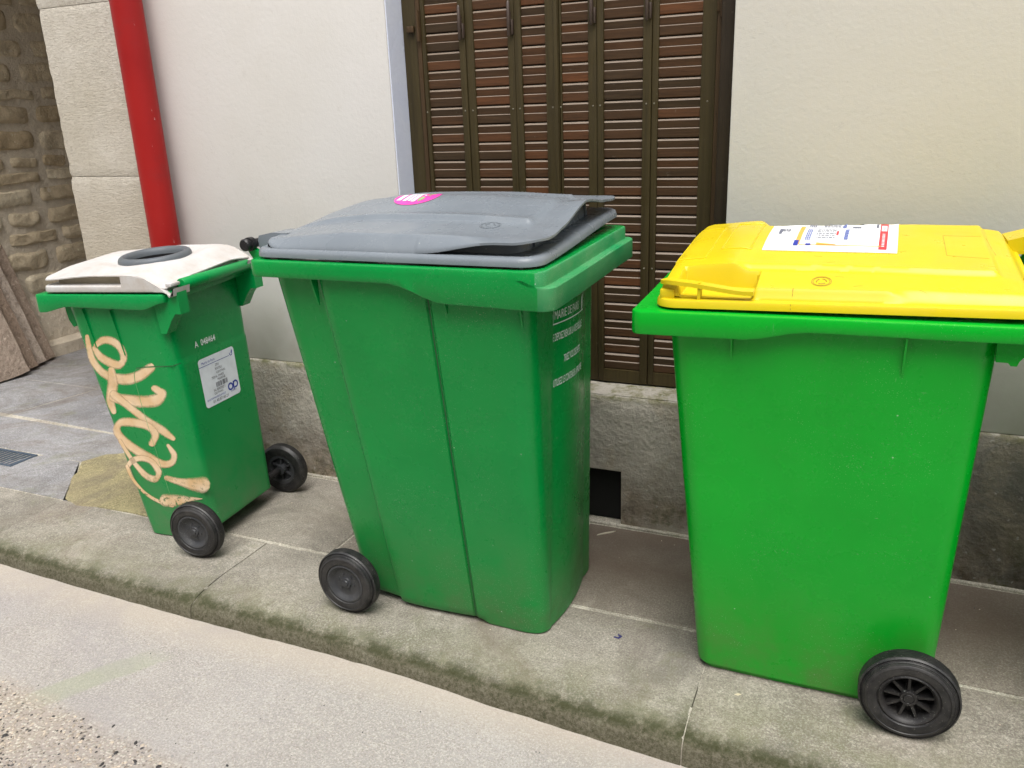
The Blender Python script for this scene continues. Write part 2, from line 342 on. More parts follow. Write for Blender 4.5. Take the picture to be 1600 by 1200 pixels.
def road():
    s = NT('worn pale concrete road'); x, y, z = s.sep()
    c = s.mix(s.rng(s.noise(1.7, 6, .6, dist=.6), .3, .7), (.30, .28, .26), (.38, .36, .34))
    c = s.mix(s.math('MULTIPLY', s.rng(s.noise(3.3, 7, .7), .5, .72), .6), c, (.29, .275, .27))
    c = s.mix(s.math('MULTIPLY', s.rng(s.noise(45, 7, .85), .52, .68), .4), c, (.24, .21, .185))
    c = s.mix(s.math('MULTIPLY', s.rng(s.noise(170, 4, .8), .48, .62), .6), c, (.58, .54, .48))
    c = s.mix(s.math('MULTIPLY', s.rng(s.noise(200, 4, .8), .53, .62), .65), c, (.20, .165, .135))
    c = s.mix(s.math('MULTIPLY', s.rng(s.noise(14, 8, .8), .62, .76), .5), c, (.24, .20, .17))
    ck = s.rng(s.math('ABSOLUTE', s.math('SUBTRACT', s.noise(.9, 7, .7, dist=1.5), .5)), .0022, .0004); c = s.mix(s.math('MULTIPLY', s.math('MULTIPLY', ck, s.rng(s.noise(1.1, 2), .48, .56)), .5), c, (.13, .11, .09))
    c = s.mix(s.math('MULTIPLY', s.rng(y, 1.5, 1.6), .5), c, (.46, .40, .32))
    # greenish trowelled repair strip
    u = s.math('ADD', s.math('MULTIPLY', s.math('ADD', x, 1.955), .86), s.math('MULTIPLY', s.math('ADD', y, -1.28), -.51)); un = s.math('ADD', u, s.math('MULTIPLY', s.math('SUBTRACT', s.noise(5, 5), .5), .07))
    st = s.math('MULTIPLY', s.rng(s.math('ABSOLUTE', un), .052, .036), s.rng(y, 1.50, 1.42)); st = s.math('MULTIPLY', st, s.rng(y, 1.08, 1.16))
    c = s.mix(s.math('MULTIPLY', st, .6), c, (.31, .325, .235))
    # worn corner where the aggregate shows through
    m = s.math('ADD', s.math('ADD', s.math('MULTIPLY', y, -1), s.math('MULTIPLY', s.rng(x, -2.1, -1.2), -.10)), s.math('MULTIPLY', s.noise(9, 5, .7), .10))
    m = s.math('MULTIPLY', s.rng(m, -1.20, -1.14), s.rng(x, -1.0, -1.3))
    v = s.n('ShaderNodeTexVoronoi'); v.inputs['Scale'].default_value = 115; s.l(s.tc.outputs['Object'], v.inputs['Vector'])
    sx = s.n('ShaderNodeSeparateColor'); s.l(v.outputs['Color'], sx.inputs[0])
    pc = s.mix(s.rng(sx.outputs[0], .2, .9), (.32, .27, .21), (.62, .57, .48)); pc = s.mix(s.rng(sx.outputs[1], .93, .94), pc, (.05, .045, .04)); pc = s.mix(s.rng(v.outputs['Distance'], .42, .55), pc, (.36, .31, .26))
    c = s.mix(s.math('MULTIPLY', m, .85), c, pc)
    c = s.mix(s.math('MULTIPLY', s.rng(s.noise(1.1, 5, .6, dist=1.0), .52, .62), .25), c, (.27, .25, .26))
    s.addbump(s.noise(3, 3), .5, .02); s.addbump(s.noise(110, 7, .75), .9, .004); s.addbump(s.noise(320, 2), .7, .0015)
    h = s.math('MULTIPLY', m, s.rng(v.outputs['Distance'], .6, .1)); s.addbump(h, .8, .004)
    return s.done(c, .88, .3)
ROAD = road()
def tonecol(name, A, B, rough=.6):
    s = NT(name); at = s.n('ShaderNodeAttribute'); at.attribute_name = 'tone'; r = s.n('ShaderNodeValToRGB'); s.l(at.outputs['Fac'], r.inputs[0])
    r.color_ramp.elements[0].color = A+(1,); r.color_ramp.elements[1].color = B+(1,); r.color_ramp.elements[0].position = .25
    return s.done(r.outputs[0], rough, .4)
PEBBLE = tonecol('mixed pebbles', (.03, .027, .027), (.50, .42, .33))
def settone(o, fn):
    me = o.data; at = me.attributes.new('tone', 'FLOAT', 'FACE')
    for i, p in enumerate(me.polygons): at.data[i].value = fn(p)
# ================================================================ SETTING
WY = 2.5825                      # street face of the house wall
def road_z(x): return -.066 - .022*ss(-1.3, -.3, x) - .004*math.sin(x*2.1)
def kerb_y(x): return 1.640 + (-.021)*(x+1.2) + .006*math.sin(x*3.1)
bm = bmesh.new()
xs = [-40, -20, -12, -8, -6] + [-5 + i*.1 for i in range(81)] + [4, 6, 9, 14, 25, 40]; ys = [-40, -15, -6, -3, -1, 0] + [.1*i for i in range(1, 18)] + [1.75]
G = [[bm.verts.new((x, y, road_z(x) + (.012*(noise.noise((x*1.3, y*1.3, 0))) if y > -1 else 0) + (.004*noise.noise((x*6, y*6, 3)) if y > .5 else 0))) for y in ys] for x in xs]
for i in range(len(xs)-1):
    for j in range(len(ys)-1): bm.faces.new((G[i][j], G[i+1][j], G[i+1][j+1], G[i][j+1]))
tag(mk('road', bm, ROAD), kind='structure')
# pavement: individually cut stones in one sheet
bm = bmesh.new(); tones = []
def kerbstone(x0, x1, tone, dz=0):
    n = max(3, int((x1-x0)/.03)); rings = []
    for i in range(n+1):
        x = lerp(x0+.0015, x1-.0015, i/n); k = kerb_y(x); w = .007*noise.noise((x*9, 0, 1)) + .004*noise.noise((x*31, 0, 2))
        e = ss(0, .06, min(x-x0, x1-x))           # arris worn off at the joints
        prof = [(2.030, -.05), (2.030, -.003), (2.026, 0), (1.9, 0), (1.8, .001), (k+.075, -.001-.003*(1-e)), (k+.042+w, -.005-.004*(1-e)), (k+.016+w, -.013-.006*(1-e)), (k+.002+w, -.027), (k-.006+w*.7, -.045), (k-.010+w*.4, -.11)]
        rings.append([(x, y, z+dz+.0022*noise.noise((x*5, y*5, 4)) - (.002 if i in (0, n) and z > -.04 else 0)) for y, z in prof])
    f0 = len(bm.faces); loft(bm, rings, True, True, closed=False); tones.extend([tone]*(len(bm.faces)-f0))
for x0, x1, t, dz in ((-9, -6.2, .3, 0), (-6.2, -4.4, .5, 0), (-4.4, -2.90, .1, 0), (-2.90, -1.878, .2, .001), (-1.878, -.318, .35, 0), (-.318, .86, .75, .002), (.86, 2.1, .5, 0), (2.1, 4.2, .4, 0)):
    kerbstone(x0, x1, t, dz)
def flag(x0, x1, y0, y1, tone, g=.004, dz=0, skew=0):
    f0 = len(bm.faces); P = [(x0+g, y0+g), (x1-g, y0+g), (x1-g+skew, y1-g), (x0+g+skew, y1-g)]
    c = .004; I = [(x0+g+c, y0+g+c), (x1-g-c, y0+g+c), (x1-g-c+skew, y1-g-c), (x0+g+c+skew, y1-g-c)]
    loft(bm, [[(x, y, -.05) for x, y in P], [(x, y, dz-.003) for x, y in P], [(x, y, dz) for x, y in I]], False, True); tones.extend([tone]*(len(bm.faces)-f0))
for x0, x1, t, dz in ((-2.45, -1.62, .5, .0), (-1.62, -.86, .9, .001), (-.86, .1, .75, 0), (.1, 1.15, .95, .001), (1.15, 2.4, .6, 0), (2.4, 4.2, .7, 0)):
    flag(x0, x1, 2.042, 2.552, t, dz=dz)
o = mk('pavement', bm, KERBM, smooth=30, recalc=True); tag(o, kind='structure')
settone(o, lambda p: tones[p.index] if p.index < len(tones) else .4)
# paving of the passage mouth
bm = bmesh.new(); tones = []
fl = [((-9, 2.036), (-3.45, 2.036), (-3.55, 2.185), (-9, 2.185), .3), ((-3.44, 2.036), (-2.86, 2.036), (-2.90, 2.03), (-3.17, 2.335), .2),
      ((-3.45, 2.036), (-3.172, 2.338), (-3.40, 2.345), (-3.55, 2.19), .15),
      ((-9, 2.345), (-3.0, 2.345), (-3.15, 2.642), (-9, 2.70), .35), ((-9, 2.706), (-4.1, 2.69), (-4.0, 3.15), (-9, 3.15), .2), ((-4.092, 2.688), (-2.4, 2.63), (-2.6, 3.15), (-3.99, 3.15), .1),
      ((-9, 3.156), (-3.7, 3.156), (-3.7, 3.8), (-9, 3.8), .4), ((-3.695, 3.156), (-2.4, 3.156), (-2.4, 3.8), (-3.695, 3.8), .25), ((-9, 3.806), (-2.4, 3.806), (-2.4, 6.4), (-9, 6.4), .3)]
for a, b, c, d, t in fl:
    f0 = len(bm.faces); P = [a, b, c, d]; cx = sum(p[0] for p in P)/4; cy = sum(p[1] for p in P)/4
    I = [(p[0]+(cx-p[0])*.006, p[1]+(cy-p[1])*.012) for p in P]
    loft(bm, [[(x, y, -.05) for x, y in P], [(x, y, -.004) for x, y in P], [(x, y, -.001) for x, y in I]], False, True); tones += [t]*(len(bm.faces)-f0)
o = mk('flagstones', bm, FLAGM, smooth=30); tag(o, kind='structure'); settone(o, lambda p: tones[p.index])
bm = bmesh.new()
P = [(-2.905, 2.036), (-2.80, 2.012), (-2.69, 2.034), (-2.46, 2.034), (-2.46, 2.50), (-3.0, 2.50), (-3.12, 2.44), (-3.16, 2.34)]
Q = []
for i in range(len(P)):
    a, b = P[i], P[(i+1) % len(P)]; m = max(2, int(math.dist(a, b)/.03))
    for k in range(m):
        t = k/m; q = (lerp(a[0], b[0], t), lerp(a[1], b[1], t)); w = .012*noise.noise((q[0]*11, q[1]*11, 0))+.006*noise.noise((q[0]*40, q[1]*40, 3)); Q.append((q[0]+w, q[1]+w))
cx, cy = -2.8, 2.25
loft(bm, [[(x, y, -.05) for x, y in Q], [(x, y, .001) for x, y in Q], [(x+(cx-x)*.015, y+(cy-y)*.02, .0045) for x, y in Q]], False, True)
o = mk('stained_flagstone', bm, PATCHM, smooth=30); tag(o, kind='structure'); settone(o, lambda p: .3)
bm = bmesh.new(); box(bm, -9, 4.2, 1.80, 6.4, -.09, -.0035); box(bm, -2.5, 4.2, 2.556, 2.60, -.03, .004, .003)
for x in (-6.2, -4.4, -2.90, -1.878, -.318, .86, 2.1):
    k = kerb_y(x); prism(bm, [(1.72, -.07), (1.72, -.004), (k+.08, -.006), (k+.04, -.014), (k+.014, -.022), (k+.002, -.033), (k-.004, -.05), (k-.008, -.12)], 'x', x-.004, x+.004)
o = mk('paving_joints', bm, JOINT, smooth=0); tag(o, kind='structure'); settone(o, lambda p: .3)
# crack lines in the flags
# exposed aggregate of the road: pebbles standing proud of the worn concrete
bm = bmesh.new(); lay = []
def pebble(x, y, z, s, flat_, tone):
    c, n_ = random.uniform(0, 6.28), 6; a, b = s*random.uniform(.8, 1.5), s*random.uniform(.6, 1)
    def P(r, h, k): t = 2*math.pi*k/n_; u, v = a*r*math.cos(t)*random.uniform(.8, 1.15), b*r*math.sin(t)*random.uniform(.8, 1.15); return (x+u*math.cos(c)-v*math.sin(c), y+u*math.sin(c)+v*math.cos(c), z+h*s*flat_)
    A = [bm.verts.new(P(1, -.2, k)) for k in range(n_)]; B = [bm.verts.new(P(.72, .75, k)) for k in range(n_)]; T = bm.verts.new((x, y, z+s*flat_))
    for k in range(n_): bm.faces.new((A[k], A[(k+1) % n_], B[(k+1) % n_], B[k])); bm.faces.new((B[k], B[(k+1) % n_], T))
    lay.extend([tone]*(2*n_))
for i in range(9000):
    x = random.uniform(-2.5, -.9); y = random.uniform(.78, 1.28)
    edge = 1.235 - .12*(x+2.1)*(x > -2.1) + .05*noise.noise((x*5, y*5, 7))
    d = edge - y
    if d < 0 or random.random() > .10+d*4: continue
    s = random.choice((.0014, .0018, .0022, .0028, .0035, .0048)); t = random.choice((0, .3, .5, .6, .7, .75, .8, .9, 1, .95, 1))
    pebble(x, y, road_z(x)+.012*noise.noise((x*1.3, y*1.3, 0))+.004*noise.noise((x*6, y*6, 3))+.0003, s, .35, t)
for i in range(46):
    x = random.uniform(-2.2, -1.3); y = random.uniform(.9, 1.2)
    pebble(x, y, road_z(x)+.012*noise.noise((x*1.3, y*1.3, 0))+.004*noise.noise((x*6, y*6, 3))+.0005, random.uniform(.004, .0075), .3, random.choice((0, .05, .1)))
for i in range(90):
    x = random.uniform(-3, .4); y = random.uniform(1.68, 2.55)
    pebble(x, y, .0035, random.choice((.0012, .0016, .0022)), .6, random.choice((1, 1, .9, .8, 0)))
for i in range(60):
    x = random.uniform(-2.3, 0); y = random.uniform(1.0, 1.6)
    pebble(x, y, road_z(x)+.012*noise.noise((x*1.3, y*1.3, 0))+.002, random.choice((.0014, .002)), .5, random.choice((0, 0, .1, 1)))
o = mk('gravel', bm, PEBBLE, smooth=60, recalc=False); tag(o, kind='stuff'); settone(o, lambda p: lay[p.index])

# ---------------------------------------------------------------- the house front
house = tag(empty('house_front', (-.5, WY, 0)), 'cream rendered house front with grey cement plinth and stone corner pillar behind the three bins', 'house')
off = Vector((-.5, WY, 0))
def hk(name, bm, mat, parent=house, **k):
    bmesh.ops.translate(bm, verts=bm.verts, vec=-off) if parent is house else None
    return mk(name, bm, mat, parent, **k)
def keep(o):                     # shader coordinates stay in metres of the street: bake offset back
    return o
OX0, OX1 = -1.570, -.430         # shutter opening
bm = bmesh.new()                 # render, flush round the opening, returned into it on the right
box(bm, -2.742, OX0, WY, WY+.40, .484, 3.6, .004); box(bm, OX1, 4.0, WY, WY+.40, .484, 3.6, .004); box(bm, OX0-.002, OX1+.002, WY+.0015, WY+.40, 2.75, 3.598)
PL = mk('plaster_wall', bm, PLASTER, None, smooth=30); PL.parent = house; PL.matrix_parent_inverse = Matrix.Translation(-off)
bm = bmesh.new()                 # painted left cheek and lintel underside of the recess
box(bm, OX0-.003, OX0+.004, WY+.006, WY+.132, .50, 2.745); box(bm, OX0+.005, OX1, WY+.006, WY+.132, 2.745, 2.7495)
o = mk('window_reveal', bm, REVEAL, smooth=0); o.parent = house; o.matrix_parent_inverse = Matrix.Translation(-off)
bm = bmesh.new()                 # cement plinth with worn upper arris and a sill ledge in the opening
VX0, VX1, VZ = -.99, -.749, .207
def plinth_piece(x0, x1, z0, z1, ytop=.012, top=True):
    n = max(2, int((x1-x0)/.02)); rings = []
    for i in range(n+1):
        x = lerp(x0, x1, i/n); w = .003*noise.noise((x*11, 2, 0)); h = .004*noise.noise((x*17, 5, 0))
        zz = [z0 + (z1-z0)*k/8 for k in range(9)]
        pr = [(WY-.012+w*.6+.004*noise.noise((x*5, z*5, 1)), z) for z in zz]
        if top: pr = pr[:-1] + [(WY-.012+w, z1-.014), (WY-.007+w, z1-.004+h), (WY+.004, z1+h*.5)]
        pr += [(WY+.20, pr[-1][1]), (WY+.20, z0)]
        rings.append([(x, y, z) for y, z in pr])
    loft(bm, rings, True, True)
plinth_piece(-2.742, VX0, -.01, .484); plinth_piece(VX1, 4.0, -.01, .484); plinth_piece(VX0, VX1, VZ, .484)
box(bm, VX0-.01, VX1+.01, WY+.10, WY+.2, -.01, VZ+.01)
o = mk('plinth', bm, PLINTH, smooth=50); o.parent = house; o.matrix_parent_inverse = Matrix.Translation(-off)
bm = bmesh.new(); box(bm, VX0-.002, VX1+.002, WY+.03, WY+.05, 0, VZ)  # near-black sheet paints the darkness inside the vent opening
box(bm, VX0, VX0+.006, WY+.02, WY+.03, 0, VZ); box(bm, VX1-.006, VX1, WY+.02, WY+.03, 0, VZ)
o = mk('vent_dark_sheet', bm, VOID, smooth=0); o.parent = house; o.matrix_parent_inverse = Matrix.Translation(-off)
bm = bmesh.new()                 # sill inside the recess
rings = []
for i in range(58):
    x = lerp(OX0+.003, OX1-.003, i/57); h = .003*noise.noise((x*21, 1, 3))
    rings.append([(x, WY+.001, .470), (x, WY-.004+h, .4835+h*.3), (x, WY+.03, .486+h), (x, WY+.10, .488+h*.6), (x, WY+.22, .488), (x, WY+.22, .470)])
loft(bm, rings, True, True)
o = mk('window_sill', bm, PLINTH, smooth=50); o.parent = house; o.matrix_parent_inverse = Matrix.Translation(-off)
# stone pillar: dressed blocks with a ragged left arris
bm = bmesh.new(); PX0, PX1 = -3.185, -2.745
zs = [-.01, .42, .80, 1.217, 1.868, 2.45, 3.0, 3.6]
for k in range(len(zs)-1):
    z0, z1 = zs[k]+.0012, zs[k+1]-.0012; n = int((z1-z0)/.018)+2; rings = []
    for i in range(n+1):
        z = lerp(z0, z1, i/n); e = .0035*(1-ss(0, .02, min(z-z0, z1-z))); w = .006*noise.noise((0, z*16, k)) + .004*noise.noise((3, z*50, k))
        rings.append([(PX0+w+e+.005*(k % 2), WY+.40, z), (PX0+w+e+.005*(k % 2), WY+.012, z), (PX0+.012+w+e+.005*(k % 2), WY-.006+e, z), (PX0+.1, WY-.012+e, z), (PX0+.25, WY-.011+e, z), (PX1, WY-.010+e, z), (PX1, WY+.40, z)])
    loft(bm, rings, True, True)
box(bm, PX0+.02, PX1-.002, WY+.0, WY+.39, 0, 3.59)
o = mk('stone_pillar', bm, LIME_ST, smooth=35); o.parent = house; o.matrix_parent_inverse = Matrix.Translation(-off)

# unseen house front added behind the camera to keep the low sky off the bins
op = tag(empty('sky_blocker_house', (0, -3.4, 0)), 'plain pale house front added across the street, unseen, to block the low sky', 'house')
bm = bmesh.new(); box(bm, -16, 16, -.5, 0, .0, 5.0, .01)
mk('wall', bm, PLASTER, op, smooth=0)
for k in range(7):
    for z in (1.0,):
        x = -13+k*4.2; bm = bmesh.new(); box(bm, x, x+1.0, .002, .04, z, z+1.7, .004); box(bm, x-.06, x+1.06, .001, .09, z-.08, z-.002, .004)
        o = mk('window_shutter', bm, FRAMEM, op, smooth=0); settone(o, lambda p: .5)
# ---------------------------------------------------------------- shutters
SLATHI = flat('painted slat highlight', (.20, .155, .115), .5)  # pale colour paints the highlight along the slats' upper bevels
SY = 2.700
sh = tag(empty('window_shutters', (-1.0, SY, .49)), 'closed dark brown louvred wooden folding shutters in the recess behind the grey lidded bin', 'shutters')
so = Vector((-1.0, SY, .49))
def sk(name, bm, mat, parent=sh, **k):
    o = mk(name, bm, mat, **k); o.parent = parent
    o.matrix_parent_inverse = Matrix.Translation(-so) if parent is sh else Matrix()
    return o
ZB, ZT = .494, 2.744
bm = bmesh.new(); box(bm, -1.5655, -1.513, SY-.012, SY+.06, ZB, ZT, .003); box(bm, -.474, -.4305, SY-.075, SY+.06, ZB, ZT, .003); box(bm, -1.512, -.475, SY+.045, SY+.06, ZB, ZT)
o = sk('frame', bm, DKFRAME); settone(o, lambda p: .5)
o.data.materials.append(FRAMEM)
for p in o.data.polygons:
    if p.center.x < -1.5: p.material_index = 1
bm = bmesh.new(); box(bm, -1.5115, -1.4955, SY-.016, SY+.03, ZB, ZT, .003); box(bm, -.4965, -.4765, SY-.018, SY+.03, ZB, ZT, .003)
for z in (1.70, .86, 2.4):
    box(bm, -1.508, -1.496, SY-.024, SY-.0165, z-.04, z+.03, .001); tube(bm, [(-1.5, SY-.024, z-.05), (-1.5, SY-.024, z+.05)], .006, 8)
    box(bm, -.497, -.478, SY-.026, SY-.0185, z-.03, z+.05, .001); tube(bm, [(-.482, SY-.026, z-.045), (-.482, SY-.026, z+.055)], .006, 8)
box(bm, -1.545, -1.518, SY-.024, SY-.0125, 1.68, 1.70, .001)
o = sk('hinge_strip', bm, wood('brown hinge strip', (.075, .043, .02), (.08, .05, .022), (90, 90, 3)), smooth=30); settone(o, lambda p: .5)
# panels: (outer x0, slats x0, slats x1, outer x1)
panels = [(-1.494, -1.480, -1.353, -1.3295), (-1.328, -1.300, -1.176, -1.1515), (-1.150, -1.127, -1.043, -.9975), (-.996, -.993+.004, -.900, -.8705), (-.869, -.848, -.721, -.6935), (-.692, -.672, -.541, -.4975)]
PITCH = .05975; Z0 = 1.1623 - 11*PITCH + .0  # top edge of a slat pair
for pi, (a, b, c, d) in enumerate(panels):
    bm = bmesh.new(); yf = SY-.014 + (.003 if pi % 2 else 0)
    box(bm, a, b, yf, SY+.03, ZB, ZT, .0025); box(bm, c, d, yf, SY+.03, ZB, ZT, .0025)
    if c < -1.0 and c > -1.05: box(bm, -1.012, -.9985, yf-.008, yf-.0002, ZB+.002, ZT-.002, .002)
    box(bm, b, c, yf+.001, SY+.03, ZB+.0005, ZB+.045); box(bm, b, c, yf+.001, SY+.03, ZT-.05, ZT-.0005); box(bm, b+.0005, c-.0005, SY+.020, SY+.028, ZB+.04, ZT-.04)
    P_ = sk('shutter_panel', bm, FRAMEM, smooth=30); settone(P_, lambda p: .5)
    bm = bmesh.new(); tl = []
    k = 0
    while True:
        zt = ZB + .0455 + (k+1)*PITCH - .0005
        if zt > ZT-.055: break
        za = zt-PITCH; k += 1
        t1, t2 = [min(1, max(0, random.gauss(m, .13))) for m in ((.26, .38) if (pi in (1, 2, 3) and zt > 1.2) or (pi == 5 and zt > 1.5) else (.06, .14))]
        if random.random() < .12: t2 = min(1, t2+.35)
        mid = za+PITCH*.50
        # profile (y, z): dark gap, proud lower board, thin step, upper board, bright upper bevel
        upper = [(SY+.018, mid+.0005), (SY-.0020, mid+.0005), (SY-.0030, mid+.0012), (SY-.0066, zt-.0086), (SY-.0056, zt-.0072), (SY-.0015, zt-.0032), (SY+.018, zt-.0032)]
        lower = [(SY+.018, za+.0006), (SY-.0020, za+.0006), (SY-.0045, za+.003), (SY-.0068, mid-.0026), (SY-.0060, mid-.0016), (SY-.0042, mid-.0002), (SY+.018, mid-.0002)]
        for prf, tt in ((upper, t1), (lower, t2)):
            f0 = len(bm.faces); jj = random.uniform(-.0006, .0006)
            loft(bm, [[(b+.0005, y+jj, z) for y, z in prf], [(c-.0005, y+jj+random.uniform(-.0004, .0004), z) for y, z in prf]], True, True); tl += [tt]*(len(bm.faces)-f0)
    o = sk('slats', bm, [SLATM, SLATHI], parent=P_, smooth=25)
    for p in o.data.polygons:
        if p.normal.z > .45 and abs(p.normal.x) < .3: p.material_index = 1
    settone(o, lambda p: tl[p.index])
    if pi in (0, 1, 3, 4):
        hx = {0: -1.341, 1: -1.164, 3: -.884, 4: -.706}[pi]; zc = 1.70 if pi < 2 else 1.715
        bm = bmesh.new(); tube(bm, [(hx, yf-.012, zc-.055), (hx, yf-.014, zc-.05), (hx, yf-.014, zc+.045), (hx, yf-.012, zc+.05)], [.003, .0055, .0055, .003], 10)
        box(bm, hx+.006, hx+.012, yf-.010, yf+.002, zc-.05, zc-.005, .001); box(bm, hx-.003, hx+.003, yf-.012, yf+.002, zc-.02, zc+.02)
        o = sk('handle', bm, IRON, parent=P_, smooth=40)
    bm = bmesh.new()
    for x in ((b+a)/2, (c+d)/2):
        for z in (1.42, .9, 1.95): lathe(bm, [(0, -.0015), (.002, -.0013), (.003, 0)], (x+random.uniform(-.002, .002), yf, z), 10)
    for q in islands('screw', bm, SCREWM, None): q.parent = P_
# ---------------------------------------------------------------- drainpipe
dp = tag(empty('drainpipe', (-2.620, 2.505, 0)), 'thick red painted drainpipe running down the wall beside the stone pillar', 'drainpipe')
bm = bmesh.new(); prof = []
for k in range(60):
    z = lerp(.0, 3.5, k/59); prof.append((0, 0, z))
n = 40; tube(bm, prof, .0567, n)
o = mk('pipe', bm, PIPE, dp)
bm = bmesh.new(); 
for z in (.30, 2.15):
    rings = [[(math.cos(2*math.pi*k/40)*r, math.sin(2*math.pi*k/40)*r, z+h) for k in range(40)] for r, h in ((.0569, -.014), (.060, -.014), (.060, .014), (.0569, .014))]
    loft(bm, rings); box(bm, -.012, .012, .059, .080, z-.01, z+.01)
islands('pipe_collar', bm, PIPE, dp)
# ---------------------------------------------------------------- passage on the left
def patt(o, fn): settone(o, fn)
rw = tag(empty('rubble_wall', (-4.97, 3.6, 0)), 'old rubble stone side wall of the dim passage left of the pillar', 'wall')
bm = bmesh.new(); tl = []
WX = 0.0
f0 = 0
# mortar bed: slightly wavy sheet with thickness
ny, nz = 90, 80
V = [[bm.verts.new((.004*noise.noise((j*.2, i*.2, 0)) + .008*noise.noise((j*.07, i*.07, 5)), -.98+3.18*j/ny, 3.0*i/nz)) for i in range(nz+1)] for j in range(ny+1)]
for j in range(ny):
    for i in range(nz): bm.faces.new((V[j][i], V[j+1][i], V[j+1][i+1], V[j][i+1]))
box(bm, -.35, -.02, -.98, 2.2, 0, 3.0)
o = mk('mortar', bm, MORTAR, rw); settone(o, lambda p: .4)
def stone(bm, y0, y1, z0, z1, seed, tone, tl):
    f0 = len(bm.faces); nu, nv = 11, 7; rr = min(y1-y0, z1-z0)*.38; V = []
    for a in range(nu+1):
        row = []
        for b in range(nv+1):
            u, v = a/nu, b/nv; du = min(u, 1-u)*(y1-y0); dv = min(v, 1-v)*(z1-z0)
            # rounded plan
            e = math.sqrt(min(du, rr)/rr)*math.sqrt(min(dv, rr)/rr) if rr else 1
            y, z = lerp(y0, y1, u), lerp(z0, z1, v)
            if du < rr and dv < rr:
                cyy = y0+rr if u < .5 else y1-rr; czz = z0+rr if v < .5 else z1-rr; dy, dz = y-cyy, z-czz; m = max(abs(dy), abs(dz)); L = math.hypot(dy, dz) or 1
                y, z = cyy+dy*m/L, czz+dz*m/L
            nn = noise.noise((y*9+seed, z*9, seed)); n2 = noise.noise((y*30, z*30, seed))
            h = -.012 + .026*min(1, e*1.8) + (.016*nn + .010*n2)*e
            row.append(bm.verts.new((h, y+.012*noise.noise((z*9, seed, 1)), z+.012*noise.noise((y*9, seed, 2)))))
        V.append(row)
    for a in range(nu):
        for b in range(nv): bm.faces.new((V[a][b], V[a+1][b], V[a+1][b+1], V[a][b+1]))
    tl += [tone]*(len(bm.faces)-f0)
bm = bmesh.new(); z = .40; rnd = random.Random(5)
while z < 2.8:
    h = rnd.choice((.075, .09, .10, .12, .135)); y = -.95+rnd.uniform(0, .1)
    while y < 2.1:
        w = rnd.uniform(.17, .40)*(1.1 if h > .1 else 1); g = rnd.uniform(.016, .035)
        stone(bm, y, y+w, z+rnd.uniform(-.006, .01), z+h-rnd.uniform(-.006, .012), rnd.uniform(0, 99), min(1, max(0, rnd.gauss(.5, .3))), tl); y += w+g
    z += h+rnd.uniform(.014, .024)
o = mk('stones', bm, RUBBLE, rw, smooth=60); settone(o, lambda p: tl[p.index])
bm = bmesh.new(); 
rings = [[(.0, y, 0), (.13+.008*noise.noise((y*6, 0, 0)), y, 0), (.125+.008*noise.noise((y*6, 0, 0)), y, .075), (.05, y, .095), (.012, y, .36+.02*noise.noise((y*5, 1, 1))), (-.01, y, .40)] for y in [-.95+.05*i for i in range(61)]]
loft(bm, rings, True, True); o = mk('footing', bm, MORTAR, rw, smooth=50); settone(o, lambda p: .2)
# passage: inner jamb, ceiling and end wall belong to the building over it
pb = tag(empty('passage_building', (-4.0, 4.5, 0)), 'shaded masonry walls and ceiling closing the passage beyond the pillar', 'building')
bm = bmesh.new(); box(bm, 1.2, 1.35, -1.5, 2, 0, 2.95); box(bm, -1.3, 1.19, 1.86, 2, 0, 2.95)
o = mk('inner_wall', bm, MORTAR, pb); settone(o, lambda p: .3)
bm = bmesh.new(); box(bm, -1.3, 1.36, -1.905, 2.1, 2.95, 3.6); box(bm, -12, -1.325, -1.915, 2.1, -.01, 5.0)
o = mk('ceiling_beam', bm, MORTAR, pb); settone(o, lambda p: .1)
# stone slabs leaning on the rubble wall
defs = [(.00, .025, .0), (-.10, .03, .01), (-.19, .028, .02), (-.29, .05, .03)]
labels = ['thin rough stone slab leaning on the passage wall, innermost and farthest right of the stack', 'whitish rough-faced stone slab in the leaning stack, second from its right edge', 'rusty brown rough stone slab in the leaning stack, third from its right edge', 'broad pinkish stone slab at the front of the leaning stack, cut by the photo edge']
for k, (yo, th, xo) in enumerate(defs):
    b_ = bmesh.new(); nyy, nzz = 10, 22; H = 1.15
    F_, B_ = [], []
    for j in range(nyy+1):
        f_, g_ = [], []
        for i in range(nzz+1):
            u, v = j/nyy, i/nzz; y = -.62*(1-u); zz = H*v + .012*noise.noise((y*8, k, 0)); ed = .010*noise.noise((v*9, k*3, 1)) if j == nyy else 0
            f_.append(b_.verts.new((th/2+.005*noise.noise((y*12, zz*12, k)), y+ed, zz))); g_.append(b_.verts.new((-th/2, y+ed, zz)))
        F_.append(f_); B_.append(g_)
    for A in (F_, B_):
        for j in range(nyy):
            for i in range(nzz): b_.faces.new((A[j][i], A[j+1][i], A[j+1][i+1], A[j][i+1]))
    for j in range(nyy):
        b_.faces.new((F_[j][0], F_[j+1][0], B_[j+1][0], B_[j][0])); b_.faces.new((F_[j][-1], F_[j+1][-1], B_[j+1][-1], B_[j][-1]))
    for i in range(nzz):
        b_.faces.new((F_[0][i], F_[0][i+1], B_[0][i+1], B_[0][i])); b_.faces.new((F_[-1][i], F_[-1][i+1], B_[-1][i+1], B_[-1][i]))
    o = mk('stone_slab', b_, SLABM, smooth=35); settone(o, lambda p, k=k: (.25, .9, .1, .55)[k] if abs(p.normal.x) > .6 else (.2, 1, 0, .5)[k])
    o.location = (-4.80+k*.045+.0, 3.52+yo, .022); o.rotation_euler = (R(7), R(-13+k*.4), R(-6))
    tag(o, labels[k], 'stone slab', 'stone slabs leaning on the rubble wall')
